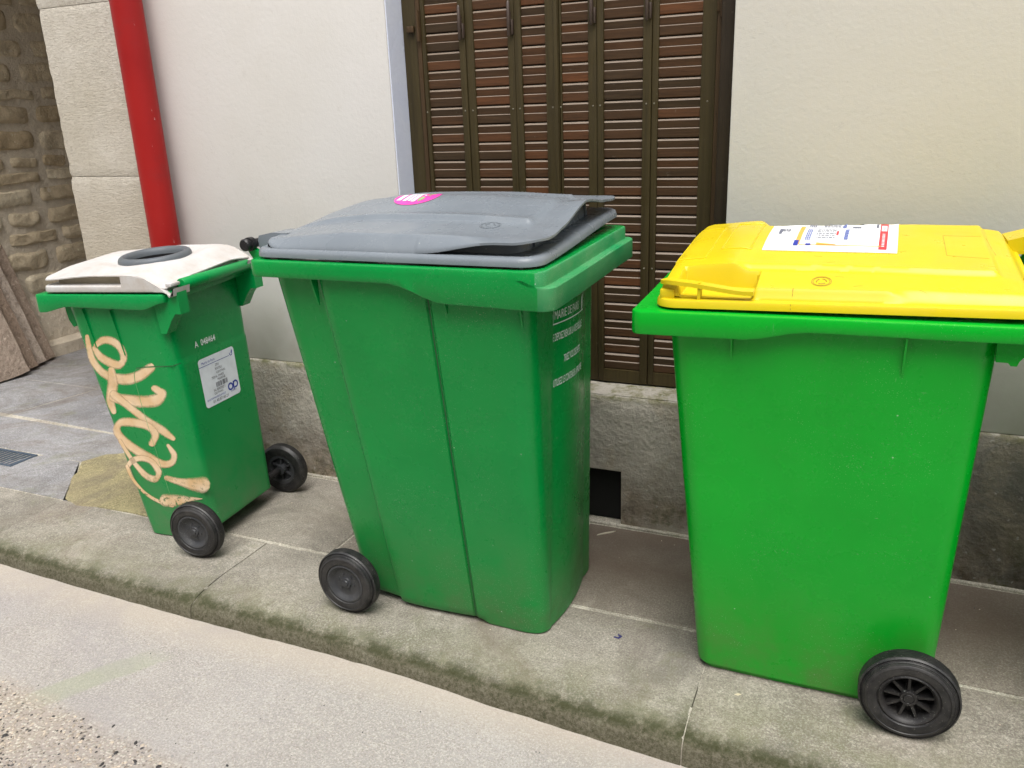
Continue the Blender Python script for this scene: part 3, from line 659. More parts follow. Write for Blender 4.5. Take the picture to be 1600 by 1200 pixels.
# drain grate
gr = tag(empty('drain_grate', (-3.72, 2.265, 0)), 'blue-grey metal drain grate set in the paving at the passage mouth', 'drain grate')
GM = flat('blue grey cast iron', (.08, .11, .15), .5, .3)
bm = bmesh.new(); x0, x1, y0, y1 = -.32, .29, -.07, .065
for q in ((x0, x1, y0, y0+.01), (x0, x1, y1-.01, y1), (x0, x0+.01, y0+.01, y1-.01), (x1-.01, x1, y0+.01, y1-.01)): box(bm, *q, -.01, .003, .001)
mk('frame', bm, GM, gr); bm = bmesh.new()
for i in range(22):
    x = x0+.03+i*.0265; prism(bm, [(x-.006, y0+.0105), (x+.004, y0+.0105), (x+.016, y1-.0105), (x+.006, y1-.0105)], 'z', -.012, .0015)
mk('bars', bm, GM, gr, smooth=0)
bm = bmesh.new(); box(bm, x0+.002, x1-.002, y0+.002, y1-.002, -.006, -.0055); mk('pit_dark_sheet', bm, VOID, gr, smooth=0)
# litter
def litter(name, label, cat, loc, pts, th, mat, rz=0):
    bm = bmesh.new(); prism(bm, pts, 'z', 0, th); o = mk(name, bm, mat, smooth=0); o.location = loc; o.rotation_euler = (0, 0, rz); tag(o, label, cat); return o
litter('wood_splinter', 'pale thin wood splinter lying on the pavement under the black vent', 'splinter', (-.78, 2.49, .001), [(-.035, -.003), (.02, -.004), (.038, .001), (.0, .005), (-.03, .001)], .003, flat('pale splinter wood', (.55, .5, .4)), .7)
litter('bottle_ring', 'tiny blue plastic ring fragment on the pavement right of the grey lidded bin', 'litter', (-.57, 1.93, .001), [(-.010, -.008), (.006, -.010), (.012, .004), (-.002, .010), (-.001, .005), (.006, .002), (.003, -.005), (-.007, -.004)], .002, flat('navy plastic bit', (.02, .02, .12)))
litter('dry_leaf', 'small pale dry leaf scrap on the kerb stone in front of the yellow lidded bin', 'leaf', (-.22, 1.80, .002), [(-.008, 0), (0, -.004), (.010, 0), (.002, .005)], .0015, flat('dry leaf', (.55, .47, .33)), .4)
# ================================================================ BINS
def uring(x0, x1, y0, y1, r, n=7, U=(), V=(), U2=(), V2=()):
    """rounded rectangle with chosen fractions along near (U), right (V), far (U2), left (V2) sides; yields (x, y, side, frac)"""
    P = []
    C = [(x0+r, y0+r, 180), (x1-r, y0+r, 270), (x1-r, y1-r, 0), (x0+r, y1-r, 90)]
    for k, (cx, cy, a0) in enumerate(C):
        P += [(cx+r*math.cos(R(a0+90*i/n)), cy+r*math.sin(R(a0+90*i/n)), 'c%d' % k, i/n) for i in range(n+1)]
        F = (U, V, U2, V2)[k]
        for f in F:
            if k == 0: P.append((lerp(x0+r, x1-r, f), y0, 'near', f))
            elif k == 1: P.append((x1, lerp(y0+r, y1-r, f), 'right', f))
            elif k == 2: P.append((lerp(x1-r, x0+r, f), y1, 'far', f))
            else: P.append((x0, lerp(y1-r, y0+r, f), 'left', f))
    return P
def rim(bm, spec, zt, zb, inset=.05, th=.006, n=7, low=None):
    """hollow skirted flange. spec=(x0,x1,y0,y1,r); zt/zb functions of (x,y); low = (ledge z function, outer spec) for a second step"""
    x0, x1, y0, y1, r = spec; UU = [i/24 for i in range(1, 24)]
    def rg(d, zf, sp=spec):
        a0, a1, b0, b1, rr = sp
        return [(x, y, zf(x, y)) for x, y, *_ in uring(a0+d, a1-d, b0+d, b1-d, max(.006, rr-d), n, UU, UU, UU, UU)]
    L = [rg(inset, lambda x, y: zt(x, y)-.012), rg(inset-.003, lambda x, y: zt(x, y)-.001), rg(inset-.008, zt), rg(.005, zt), rg(.0015, lambda x, y: zt(x, y)-.0015), rg(0, lambda x, y: zt(x, y)-.005)]
    if low:
        zl, sp2 = low
        L += [rg(0, lambda x, y: zl(x, y)+.002), rg(0, zl), rg(0, zl, (sp2[0], sp2[1]-.003, sp2[2], sp2[3], sp2[4])), rg(0, lambda x, y: zl(x, y)-.003, sp2), rg(0, lambda x, y: zl(x, y)-.006, sp2)]
        L += [rg(0, lambda x, y: zb(x, y)+.003, sp2), rg(.002, zb, sp2), rg(th, zb, sp2), rg(th, lambda x, y: zb(x, y)+.01, sp2), rg(th, lambda x, y: zt(x, y)-.014), rg(inset, lambda x, y: zt(x, y)-.014)]
    else:
        L += [rg(0, lambda x, y: zb(x, y)+.003), rg(.0015, zb), rg(th, zb), rg(th, lambda x, y: zt(x, y)-.010), rg(inset, lambda x, y: zt(x, y)-.013)]
    loft(bm, L)
def shell(bm, levels, secfn, zfn=None, inner=.005):
    """tapered body from section function, closed at the bottom, hollow inside"""
    rings = []
    zb = levels[0]
    def rg(z, d=0, dz=0): return [(x, y, (zfn(x, y, z) if zfn else z)+dz) for x, y in secfn(z, d)]
    rings = [rg(levels[0], .012), rg(levels[0], .004, .0015), rg(levels[0], 0, .006)] + [rg(z) for z in levels[1:]]
    rings += [rg(levels[-1], inner), rg(levels[0]+.09, inner+.004)]
    loft(bm, rings, True, True)
def fin(bm, x, y0, y1, z0, z1, t=.004):
    """little triangular gusset under the flange, top edge y0..y1 at z1, pointing down to z0"""
    prism(bm, [(y0, z1), (y1, z1), (y1+(.0), z0), (y1-.004, z0)], 'x', x-t/2, x+t/2)
def wheel(parent, x, z, yo, D, w, sgn, style, mats=None):
    """wheel on the y axis; sgn=-1: outer face towards -y; yo = y of outer face"""
    c = (x, yo, z); r = D/2; s = -sgn; mats = mats or (RUBBER, BLACK if style == 'spoke' else HUB)
    hr = r*.60 if style == 'spoke' else r*.60
    T = [(hr, .006), (hr+.004, .002), (r*.72, .000), (r*.80, .0005), (r*.81, -.0012), (r*.85, .0005)]
    for k in range(4): T += [(r*(.87+.022*k), .0025+.003*k), (r*(.874+.022*k), .001+.0035*k+.001), (r*(.884+.022*k), .0012+.0032*k+.001)]
    T += [(r*.965, .010), (r*.985, .0135)]
    m = w-.028
    for k in range(5):
        o0 = .0145+m*k/5; T += [(r*.999, o0), (r, o0+m*.07), (r, o0+m*.13), (r*.982, o0+m*.15), (r*.982, o0+m*.19)]
    T += [(r, w-.0135), (r*.985, w-.010), (r*.9, w-.003), (r*.72, w), (hr, w-.004)]
    bm = bmesh.new(); lathe(bm, [(a, s*b) for a, b in T], c, 64, closed=True)
    # hub part
    hb = bmesh.new()
    if style == 'spoke':
        P = [(hr-.012, .030), (hr-.012, .012), (hr-.006, .004), (hr-.003, .002), (hr+.001, .005), (hr+.001, w-.005), (hr-.012, w-.004), (hr-.012, .030)]
        lathe(hb, [(a, s*b) for a, b in P], c, 48)
        lathe(hb, [(0, s*.010), (.010, s*.010), (.0115, s*.012), (.0125, s*.010), (.0175, s*.010), (.019, s*.013), (.019, s*w*.9), (0, s*w*.9)], c, 24)
        lathe(hb, [(.018, s*.045), (hr-.011, s*.040), (hr-.011, s*.043), (.018, s*.048)], c, 48)
        for k in range(9):
            a = 2*math.pi*(k+.32)/9; ca, sa = math.cos(a), math.sin(a); pts = []
            for rr, yy, hw in ((.016, .016, .0034), (hr-.012, .013, .0026)):
                pts.append([(x+rr*ca-hw*sa, yo+s*yy, z+rr*sa+hw*ca), (x+rr*ca+hw*sa, yo+s*yy, z+rr*sa-hw*ca), (x+rr*ca+hw*sa, yo+s*.041, z+rr*sa-hw*ca), (x+rr*ca-hw*sa, yo+s*.041, z+rr*sa+hw*ca)])
            loft(hb, pts, True, True)
    else:
        P = [(0, .006), (.008, .0055), (.010, .009), (.016, .009), (.018, .013), (hr-.022, .0165), (hr-.016, .014), (hr-.010, .006), (hr-.004, .0025), (hr+.001, .004), (hr+.001, w-.005), (hr-.012, w-.006), (hr-.016, w-.020), (.022, w-.024), (.018, w+.004), (0, w+.004)]
        lathe(hb, [(a, s*b) for a, b in P], c, 48)
        for k in range(6):      # ribs on the inner face
            a = 2*math.pi*(k+.5)/6; ca, sa = math.cos(a), math.sin(a); pts = []
            for rr, hw in ((.017, .003), (hr-.014, .0025)):
                pts.append([(x+rr*ca-hw*sa, yo+s*(w-.022), z+rr*sa+hw*ca), (x+rr*ca+hw*sa, yo+s*(w-.022), z+rr*sa-hw*ca), (x+rr*ca+hw*sa, yo+s*(w-.009), z+rr*sa-hw*ca), (x+rr*ca-hw*sa, yo+s*(w-.009), z+rr*sa+hw*ca)])
            loft(hb, pts, True, True)
            if style == 'dish':
                a2 = a+.3; box(hb, x+.026*math.cos(a2)-.0022, x+.026*math.cos(a2)+.0022, yo+s*.012, yo+s*.017, z+.026*math.sin(a2)-.0022, z+.026*math.sin(a2)+.0022)
    h = mk('wheel', hb, mats[1], parent); t = mk('tyre', bm, mats[0], h, smooth=28)
    return h
def height_lid(bm, spec, f, thick=.004, nr=34, n=8, edge=None, NU=40, mi=0, floor=None):
    """sheet following z=f(x,y) over a rounded rectangle, with its underside and lip"""
    x0, x1, y0, y1, r = spec; cx, cy = (x0+x1)/2, (y0+y1)/2; UU = [i/NU for i in range(1, NU)]
    base = [(x, y) for x, y, *_ in uring(x0, x1, y0, y1, r, n, UU, UU[::2], UU, UU[::2])]
    ts = [0, .006, .012, .02, .03, .04, .052, .065, .08, .095, .11, .125, .14, .155, .17, .185, .2, .22, .24, .26, .28, .3, .325, .35, .38, .42, .46, .5, .55, .6, .66, .72, .79, .86, .93]
    rings = [[(cx+(x-cx)*(1-t), cy+(y-cy)*(1-t)) for x, y in base] for t in ts]
    top = [[(x, y, f(x, y)) for x, y in rg] for rg in rings]
    bot = [[(x, y, (floor if floor is not None else f(x, y)-thick)) for x, y in base]]
    if floor is None:
        bot = [[(x, y, f(x, y)-thick) for x, y in rg] for rg in reversed(rings)]
        L = bot + top
        V = loft(bm, L, True, True, mi=mi)
    else: V = loft(bm, bot+top, True, True, mi=mi)
def decal(bm, pts, place, mi=0, thick=True):
    """flat polygon in decal units mapped on a surface"""
    vs = [bm.verts.new(place(u, v)) for u, v in pts]
    f = bm.faces.new(vs); f.material_index = mi
def drect(bm, u0, u1, v0, v1, place, mi=0, nu=1, nv=1):
    V = [[bm.verts.new(place(lerp(u0, u1, i/nu), lerp(v0, v1, j/nv))) for j in range(nv+1)] for i in range(nu+1)]
    for i in range(nu):
        for j in range(nv): bm.faces.new((V[i][j], V[i+1][j], V[i+1][j+1], V[i][j+1])).material_index = mi
def text_bm(bm, s, size, place, u, v, align='LEFT', mi=0, xs=1.0, bold=.0):
    cu = bpy.data.curves.new('t', 'FONT'); cu.body = s; cu.size = size; cu.align_x = align; cu.resolution_u = 3; cu.offset = bold
    o = bpy.data.objects.new('t', cu); COL.objects.link(o)
    dg = bpy.context.evaluated_depsgraph_get(); me = o.evaluated_get(dg).to_mesh()
    idx = [bm.verts.new(place(u+w.co.x*xs, v+w.co.y)) for w in me.vertices]
    for p in me.polygons:
        try: bm.faces.new([idx[i] for i in p.vertices]).material_index = mi
        except ValueError: pass
    o.evaluated_get(dg).to_mesh_clear(); bpy.data.objects.remove(o); bpy.data.curves.remove(cu)

def grid_lid(bm, spec, f, thick=.004, floor=None, dx=.0045):
    x0, x1, y0, y1, rr = spec; nx = int((x1-x0)/dx); ny = int((y1-y0)/dx); T = []; B = []
    for i in range(nx+1):
        T.append([]); B.append([])
        for j in range(ny+1):
            x, y = lerp(x0, x1, i/nx), lerp(y0, y1, j/ny)
            cx = x0+rr if x < x0+rr else (x1-rr if x > x1-rr else x); cy = y0+rr if y < y0+rr else (y1-rr if y > y1-rr else y)
            ddx, ddy = x-cx, y-cy; L = math.hypot(ddx, ddy)
            if abs(ddx) > 1e-9 and abs(ddy) > 1e-9: m = max(abs(ddx), abs(ddy)); x, y = cx+ddx*m/L, cy+ddy*m/L
            z = f(x, y); T[-1].append(bm.verts.new((x, y, z))); B[-1].append(bm.verts.new((x, y, z-thick if floor is None else floor)))
    edge = lambda i, j: i in (0, nx) or j in (0, ny)
    for i in range(nx):
        for j in range(ny):
            bm.faces.new((T[i][j], T[i+1][j], T[i+1][j+1], T[i][j+1])); bm.faces.new((B[i][j], B[i][j+1], B[i+1][j+1], B[i+1][j]))
    for i in range(nx):
        bm.faces.new((T[i][0], B[i][0], B[i+1][0], T[i+1][0])); bm.faces.new((T[i][ny], T[i+1][ny], B[i+1][ny], B[i][ny]))
    for j in range(ny):
        bm.faces.new((T[0][j], T[0][j+1], B[0][j+1], B[0][j])); bm.faces.new((T[nx][j], B[nx][j], B[nx][j+1], T[nx][j+1]))
# ---------------------------------------------------------------- BIN WITH THE GREY LID
b2 = tag(empty('wheelie_bin', (-1.079, 2.045, 0), .001), 'large green two-wheeled bin with a grey lid and white lettering, middle one of three', 'wheelie bin', 'bins lined up on the pavement')
U2_ = [.02, .05, .08, .12, .15, .158, .165, .172, .18, .188, .22, .28, .35, .42, .5, .56, .60, .635, .648, .655, .664, .671, .678, .70, .75, .82, .9, .96]
V2_ = [.004, .012, .03, .05] + [.05+.9*i/20 for i in range(1, 20)] + [.95, .97, .988, .996]
HB = .021
def front2(y, z):                # x of the front panel: bulges between two corner pilasters
    t = z/1.0; x1 = lerp(.321, .352, t); hw = lerp(.150, .128, t); u = abs(y+.028*t)/hw
    return x1 + (HB*(1-u*u)*lerp(.75, 1, t) - .004 if u < 1 else 0)
def sec2(z, d=0):
    t = z/1.0; x0, x1 = lerp(-.281, -.384, t), lerp(.321, .352, t); y0, y1 = lerp(-.190, -.319, t), lerp(.232, .192, t); r = lerp(.045, .052, t)
    out = []
    for x, y, sd_, f in uring(x0+d, x1-d, y0+d, y1-d, r-d*.5, 8, U2_, V2_, [i/8 for i in range(1, 8)], [i/8 for i in range(1, 8)]):
        if sd_ == 'near':
            bow = .010*math.sin(math.pi*min(1, f/.66)) if f < .66 else .004
            y += .016*(1-ss(.155, .185+.005*t, f)) - bow*.8 + .004*math.sin(math.pi*f)
            if .650 < f < .676: y += .0045
        if sd_ == 'c0': y += .016*f
        if sd_ == 'right': x = front2(y, z)-d
        out.append((x, y))
    return out
bm = bmesh.new()
def z2(x, y, z):                 # the part ahead of the seam stands lower; the rear belly is cut up a little
    if z < .1:
        u = (x+.281)/.602; z += (1-z/.1)*(.012*(1-ss(.66, .70, u)) + .012*ss(.35, 0, u))
    return z
shell(bm, [0, .03, .06, .1, .16, .25, .35, .45, .55, .65, .75, .85, .93, 1.0, 1.03], sec2, z2)
body = mk('body', bm, GREEN2, b2, smooth=32)
ZT2 = 1.071
def zt2(x, y): return ZT2 + .0105*x*0 + .028*ss(-.35, .35, y)*.5
def zb2(x, y): return lerp(1.029, .986, ss(-.01, .155, x)) + .028*ss(-.35, .35, y)*.5 - .004*ss(.2, .4, x)
bm = bmesh.new()
rim(bm, (-.428, .402, -.352, .338, .035), zt2, zb2, inset=.055, low=(lambda x, y: zt2(x, y)-.032-.002*ss(.3, .4, x) if x > .36 else zt2(x, y)-.020, (-.428, .424, -.352, .338, .035)))
o = mk('rim', bm, GREEN2, b2, smooth=35)
o.data.materials.append(GRIM2)
for p in o.data.polygons:
    if p.center.x > .385 : p.material_index = 1
bm = bmesh.new()
for x, z0 in ((-.236, .955), (.137, .955), (.335, .935)): fin(bm, x, -.345, -.313+.0, z0, 1.04)
for x, z0 in ((-.2, .955), (.2, .955)): prism(bm, [(.30, 1.04), (.335, 1.04), (.30, z0)], 'x', x-.002, x+.002)
islands('rib', bm, GREEN2, b2)
# seam groove, drawn as a darker green line
bm = bmesh.new()
pts = []
for i in range(26):
    z = lerp(.02, .985, i/25); t = z; x0, x1 = lerp(-.281, -.384, t)+lerp(.045, .06, t), lerp(.321, .352, t)-lerp(.045, .06, t); f = .668
    pts.append((lerp(x0, x1, f), lerp(-.190, -.319, t)-.0005+.0045-.0045*.8, z+.006))
tube(bm, pts, .0014, 6); mk('seam', bm, GROOVE, b2)
# lettering on the bulged front
def pf(u, v):                    # u across from the near pilaster, v = height
    y = u; return (front2(y, v)+.0018, y, v)
bm = bmesh.new()
text_bm(bm, 'MAIRIE DE PARIS', .032, pf, -.146, .912, xs=.575)
for z in (.899, .949): drect(bm, -.158, .036, z, z+.003, pf, 0, 30, 1)
for u in (-.158, .034): drect(bm, u, u+.002, .899, .952, pf, 0, 1, 1)
decal(bm, [(.014, .905), (.020, .905), (.030, .930), (.026, .945), (.018, .935)], pf)
text_bm(bm, 'NE DEPOSEZ RIEN SUR LA VOIE PUBLIQUE', .028, pf, -.158, .856, xs=.34, bold=.0002)
text_bm(bm, 'TRIEZ VOS DECHETS', .028, pf, -.100, .790, xs=.42, bold=.0002)
text_bm(bm, 'UTILISEZ LE CONTENEUR APPROPRIE', .028, pf, -.148, .733, xs=.38, bold=.0002)
mk('lettering', bm, INK, b2, smooth=0, recalc=False)
# lid
KF = .040
def k2(y): return KF*ss(-.35, .35, y)
def f2(x, y):
    x0, x1, y0, y1 = -.412, .388, -.322, .312
    dn, df, dl = y-y0, y1-y, x-x0; dy = min(dn, df)
    hx = (.30+.55*ss(0, .16, dl)+.15*ss(.1, .42, dl)) - .16*ss(.06, .40, x)
    endw = ss(0, .03, dl); lipf = ss(.10, 0, x1-x)
    e = 1.098 if x < .066 else 1.1045 + .026*ss(.07, .28, x) + .014*lipf*ss(.05, .30, dy)
    zc = 1.098 + .042*endw*(.55+.45*ss(0, .3, dl)) - .004*ss(.1, .3, x)
    zc = max(zc, e+.004)
    z = e + (zc-e)*min(1, dy/.030)**.75
    z = lerp(z, 1.098, 1-endw) if x < 0 else z
    z += hx*endw*(.012*ss(.03, .15, dy) + .011*(1.25*ss(.146, .158, dy)-.5*ss(.162, .20, dy))*ss(.02, .06, dl)*ss(.075, .095, x1-x) + .024*ss(.15, .33, dy))
    z -= .010*lipf*ss(.02, .12, dy)*.6
    # pressed lines on the front of the crown
    return z + k2(y)
bm = bmesh.new()
# tray with a turned-down skirt
def traz(dz): return lambda x, y: dz + k2(y)
def trg(sp, d, zf): a0, a1, b0, b1, rr = sp; return [(x, y, zf(x, y)) for x, y, *_ in uring(a0+d, a1-d, b0+d, b1-d, rr-d, 7, [i/20 for i in range(1, 20)], [i/12 for i in range(1, 12)], [i/20 for i in range(1, 20)], [i/12 for i in range(1, 12)])]
T2 = (-.424, .386, -.334, .322, .055)
loft(bm, [trg(T2, .012, traz(1.078)), trg(T2, .004, traz(1.0765)), trg(T2, .0, traz(1.0775)), trg(T2, 0, traz(1.0865)), trg(T2, .003, traz(1.0945)), trg(T2, .010, traz(1.0985)), trg(T2, .022, traz(1.0985)), trg(T2, .045, traz(1.0940)), trg(T2, .06, traz(1.094))], True, True)
grid_lid(bm, (-.412, .388, -.322, .312, .075), f2, .0055)
# inner wall under the front lip
I2 = (-.30, .318, -.268, .258, .05)
loft(bm, [trg(I2, 0, traz(1.09)), [(x, y, f2(x, y)-.0040) for x, y, _ in trg(I2, .006, traz(0))]], False, False)
for q in (-.19, .0, .19): box(bm, .31, .322, q-.002, q+.002, 1.094+k2(q), 1.130+k2(q))
box(bm, .10, .104, -.300, -.262, 1.094, 1.112); tube(bm, [(.338, -.318, 1.083), (.338, -.318, 1.060)], .005, 8)
# hinge arms
for y0, y1 in ((-.255, -.175), (.17, .25)):
    prism(bm, [(-.405, 1.083), (-.405, 1.128), (-.440, 1.128), (-.478, 1.120), (-.486, 1.098), (-.470, 1.083), (-.440, 1.080)], 'y', y0, y1) if y0 > 0 else prism(bm, [(-.405, 1.083), (-.36, 1.128), (-.410, 1.129), (-.455, 1.120), (-.462, 1.098), (-.452, 1.080), (-.430, 1.078)], 'y', y0, y1)
lid = mk('lid', bm, GREY, b2, smooth=62)
bm = bmesh.new()
for y0, y1 in ((-.302, -.15), (.15, .28)):
    lathe(bm, [(0, 0), (.013, 0), (.0165, .004), (.0165, .012), (.014, .013), (.014, .018), (.0185, .019), (.0185, .034), (.012, .036), (.012, y1-y0), (0, y1-y0)], (-.470, y0, 1.100), 24)
islands('hinge_pin', bm, BLACK, b2)
bm = bmesh.new()
for y0, y1 in ((-.275, -.258), (-.172, -.155), (.15, .167), (.253, .27)):
    prism(bm, [(-.415, 1.045), (-.415, 1.075), (-.452, 1.082), (-.484, 1.098), (-.478, 1.078), (-.445, 1.03)], 'y', y0, y1)
islands('hinge_bracket', bm, GREEN2, b2)
# round emblem sticker on the lid
ec = (-.092, -.015)
def pe(u, v): x, y = ec[0]+u, ec[1]+v; return (x, y, f2(x, y))
bm = bmesh.new()
def disc(bm, r0, r1, dz, mi, n=40, nr=4):
    V = [[bm.verts.new((ec[0]+rr*math.cos(2*math.pi*k/n), ec[1]+rr*math.sin(2*math.pi*k/n), f2(ec[0]+rr*math.cos(2*math.pi*k/n), ec[1]+rr*math.sin(2*math.pi*k/n))+dz)) for k in range(n)] for rr in [lerp(r0, r1, i/nr) for i in range(nr+1)]]
    for a_, b_ in zip(V, V[1:]):
        for k in range(n): bm.faces.new((a_[k], a_[(k+1) % n], b_[(k+1) % n], b_[k])).material_index = mi
disc(bm, .001, .064, .0012, 0); disc(bm, .064, .067, .0012, 0)
def pe2(u, v): x, y = ec[0]+u, ec[1]+v; return (x, y, f2(x, y)+.0020)
for q in ((-.050, -.036, -.035, .02), (-.028, -.016, -.04, .035), (-.012, -.004, -.04, .035), (.0, .012, -.045, .045)):
    drect(bm, q[0], q[1], q[2], q[3], pe2, 1, 1, 5)
decal(bm, [(.018, .03), (.034, .045), (.046, .02), (.038, -.004), (.030, .0), (.034, .018), (.026, .022)], pe2, 2); decal(bm, [(.018, -.008), (.03, -.012), (.032, -.03), (.022, -.045), (.016, -.03)], pe2, 2); decal(bm, [(.020, .0), (.026, .0), (.026, .008), (.020, .008)], pe2, 1)
mk('round_sticker', bm, [PINK, WHITEP, LIME], lid, smooth=0, recalc=False)
# moulded recycling emblem, scuffed
bm = bmesh.new()
def onl(f, x, y, dz=.0006): return (x, y, f(x, y)+dz)
for r_ in (.022, .026): tube(bm, [onl(f2, .21+r_*math.cos(a_*.3142), -.20+r_*math.sin(a_*.3142)) for a_ in range(21)], .0009, 5)
for q_ in (-.06, .02, .10): tube(bm, [onl(f2, .13+i*.02, q_+.004*math.sin(i), -.0006) for i in range(10)], .0014, 5)
tube(bm, [onl(f2, .13, -.06+i*.02, -.0006) for i in range(9)], .0014, 5)
for a_ in range(3): tube(bm, [onl(f2, .21+.012*math.cos(a_*2.09+.3*j), -.20+.012*math.sin(a_*2.09+.3*j)) for j in range(5)], .0016, 5)
islands('moulded_mark', bm, GREY, lid)
wheel(b2, -.278, .101, -.290, .202, .052, -1, 'dish'); wheel(b2, -.278, .101, .290, .202, .052, 1, 'dish')
bm = bmesh.new(); tube(bm, [(-.278, -.25, .101), (-.278, .25, .101)], .011, 12); mk('axle', bm, BLACK, b2)
# ---------------------------------------------------------------- BIN WITH THE YELLOW LID
b3 = tag(empty('wheelie_bin', (-.084, 2.067, 0), .010), 'large bright green two-wheeled bin with a yellow lid and white sticker, rightmost of the row', 'wheelie bin', 'bins lined up on the pavement')
UA = [i/20 for i in range(1, 20)]
def sec3(z, d=0):
    t = z/.93; x0, x1 = lerp(-.258, -.337, t), lerp(.290, .318, t); y0, y1 = lerp(-.187, -.277, t), lerp(.21, .34, t); r = lerp(.042, .055, t)
    out = []
    for x, y, sd_, f in uring(x0+d, x1-d, y0+d, y1-d, r-d*.5, 9, UA, UA, UA, UA):
        if sd_ == 'near': y -= .004*math.sin(math.pi*f)
        out.append((x, y))
    return out
bm = bmesh.new()
shell(bm, [0, .018, .02, .06, .15, .3, .45, .6, .75, .88, .955], lambda z, d=0: sec3(z, d+(.008 if z < .019 else 0)))
mk('body', bm, GREEN3, b3, smooth=30)
def zt3(x, y): return .989 + .014*x + .026*ss(-.35, .39, y)
def zb3(x, y):
    return zt3(x, y) - lerp(lerp(.052, .030, ss(-.17, -.03, x)), .032, ss(.0, .3, x)) + .000
bm = bmesh.new(); rim(bm, (-.413, .400, -.312, .388, .028), zt3, zb3, inset=.075); mk('rim', bm, GREEN3, b3, smooth=35)
bm = bmesh.new()
for x, z0 in ((-.192, .872), (.150, .862)): fin(bm, x, -.304, -.268, z0, .958)
# hinge lug under the rear corner
prism(bm, [(.310, .955), (.372, .962), (.366, .928), (.358, .926), (.352, .918), (.349, .908), (.338, .908), (.333, .914), (.312, .914)], 'y', -.274, -.262)
prism(bm, [(.310, .955), (.372, .962), (.366, .928), (.350, .914), (.312, .914)], 'y', .27, .282)
islands('rib', bm, GREEN3, b3)
K3 = .048
def k3(x, y): return .022*x + K3*ss(-.33, .36, y)
L3 = (-.366, .386, -.292, .365, .05)
def fp(x, y):                     # top of the front grip plate
    dy = min(y+.285, .358-y); return 1.044 + .010*ss(-.36, -.20, x) + .011*ss(.02, .20, y+.285) - .008*ss(.1, .34, y) + .010*ss(.0, .1, dy) + k3(x, y) - .007*ss(-.33, -.364, x)
def dome3(x, y):
    x1, y0, y1 = .378, -.268, .340
    dy = min(y-y0, y1-y); dr = x1-x
    wall = .023*ss(0, .014, dy)*ss(0, .016, dr)
    band = .016*ss(.012, .10, dy)*ss(.0, .10, dr+.03)
    sx = lerp(.108, .092, ss(-.1, .2, x)); step = .011*ss(sx, sx+.012, dy)*ss(.060, .076, dr)
    crown = .008*ss(.1, .28, dy)*ss(.05, .3, dr)
    lowr = ss(.10, .16, x); wall = lerp(wall, .023*ss(0, .034, dy)*ss(0, .03, dr), lowr)
    z = 1.014 + wall + band + step + crown - .004*ss(.10, .30, x)
    if abs(y+.01) < .12 and abs(abs(x-.285)-.05) < .003: z -= .0008
    return z + k3(x, y)
def f3(x, y):
    g = ss(-.175, -.215, x)
    z = lerp(dome3(x, y), fp(x, y)-.0005, g)
    # hand pockets in the two front corners
    for s_, ye in ((1, -.172),):
        d = min(x+.318, -.153-x, (ye-y)*s_)
        z = lerp(z, 1.0155+k3(x, y), ss(-.001, .007, d))
    lowf = ss(.010, .0, x+.360)
    return lerp(z, 1.020+k3(x, y), lowf)
bm = bmesh.new()
def t3(d, dz): a0, a1, b0, b1, rr = L3; return [(x, y, dz+k3(x, y)) for x, y, *_ in uring(a0+d, a1-d, b0+d, b1-d, rr-d, 8, UA, UA, UA, UA)]
loft(bm, [t3(.012, .998), t3(.003, .9965), t3(0, .998), t3(.001, 1.008), t3(.0035, 1.0135), t3(.008, 1.015), t3(.014, 1.0145), t3(.020, 1.0145)], True, True)
grid_lid(bm, (-.362, .378, -.268, .340, .04), f3, floor=1.012)
# front grip: a raised plate with two hand openings, carried on blocks over the tray
def plate(poly, th=.009, n=6):
    """polygon patch following fp, thick"""
    (xa, xb, ya, yb) = poly
    nx = max(2, int((xb-xa)/.008)); ny = max(2, int((yb-ya)/.012)); T = []; B = []
    for i in range(nx+1):
        T.append([]); B.append([])
        for j in range(ny+1):
            x, y = lerp(xa, xb, i/nx), lerp(ya, yb, j/ny)
            # round the outer corners in plan
            rr = .05
            for (cx, cy, sx, sy) in ((L3[0]+rr+.004, -.285+rr, -1, -1), (L3[0]+rr+.004, .358-rr, -1, 1)):
                dx, dy = (x-cx)*sx, (y-cy)*sy
                if dx > 0 and dy > 0:
                    m = max(dx, dy); L = math.hypot(dx, dy)
                    if L > 0: x, y = cx+sx*dx*m/L, cy+sy*dy*m/L
            z = fp(x, y)+.013-.031*ss(-.36, -.16, x); T[-1].append(bm.verts.new((x, y, z))); B[-1].append(bm.verts.new((x, y, z-th)))
    for i in range(nx):
        for j in range(ny):
            bm.faces.new((T[i][j], T[i+1][j], T[i+1][j+1], T[i][j+1])); bm.faces.new((B[i][j], B[i+1][j], B[i+1][j+1], B[i][j+1]))
    for i in range(nx):
        bm.faces.new((T[i][0], T[i+1][0], B[i+1][0], B[i][0])); bm.faces.new((T[i][-1], T[i+1][-1], B[i+1][-1], B[i][-1]))
    for j in range(ny):
        bm.faces.new((T[0][j], T[0][j+1], B[0][j+1], B[0][j])); bm.faces.new((T[-1][j], T[-1][j+1], B[-1][j+1], B[-1][j]))
X0 = L3[0]+.004
plate((X0, -.152, -.285, -.262))                        # side bars
# walls closing the grip pockets and the middle
def wallbox(x0, x1, y0, y1): box(bm, x0, x1, y0, y1, 1.012+k3(x0, y0), min(fp(x0, y0), fp(x1, y1))-.004, .004)
wallbox(-.355, -.322, -.272, -.225); box(bm, -.270, -.264, -.282, -.255, 1.008, 1.046)
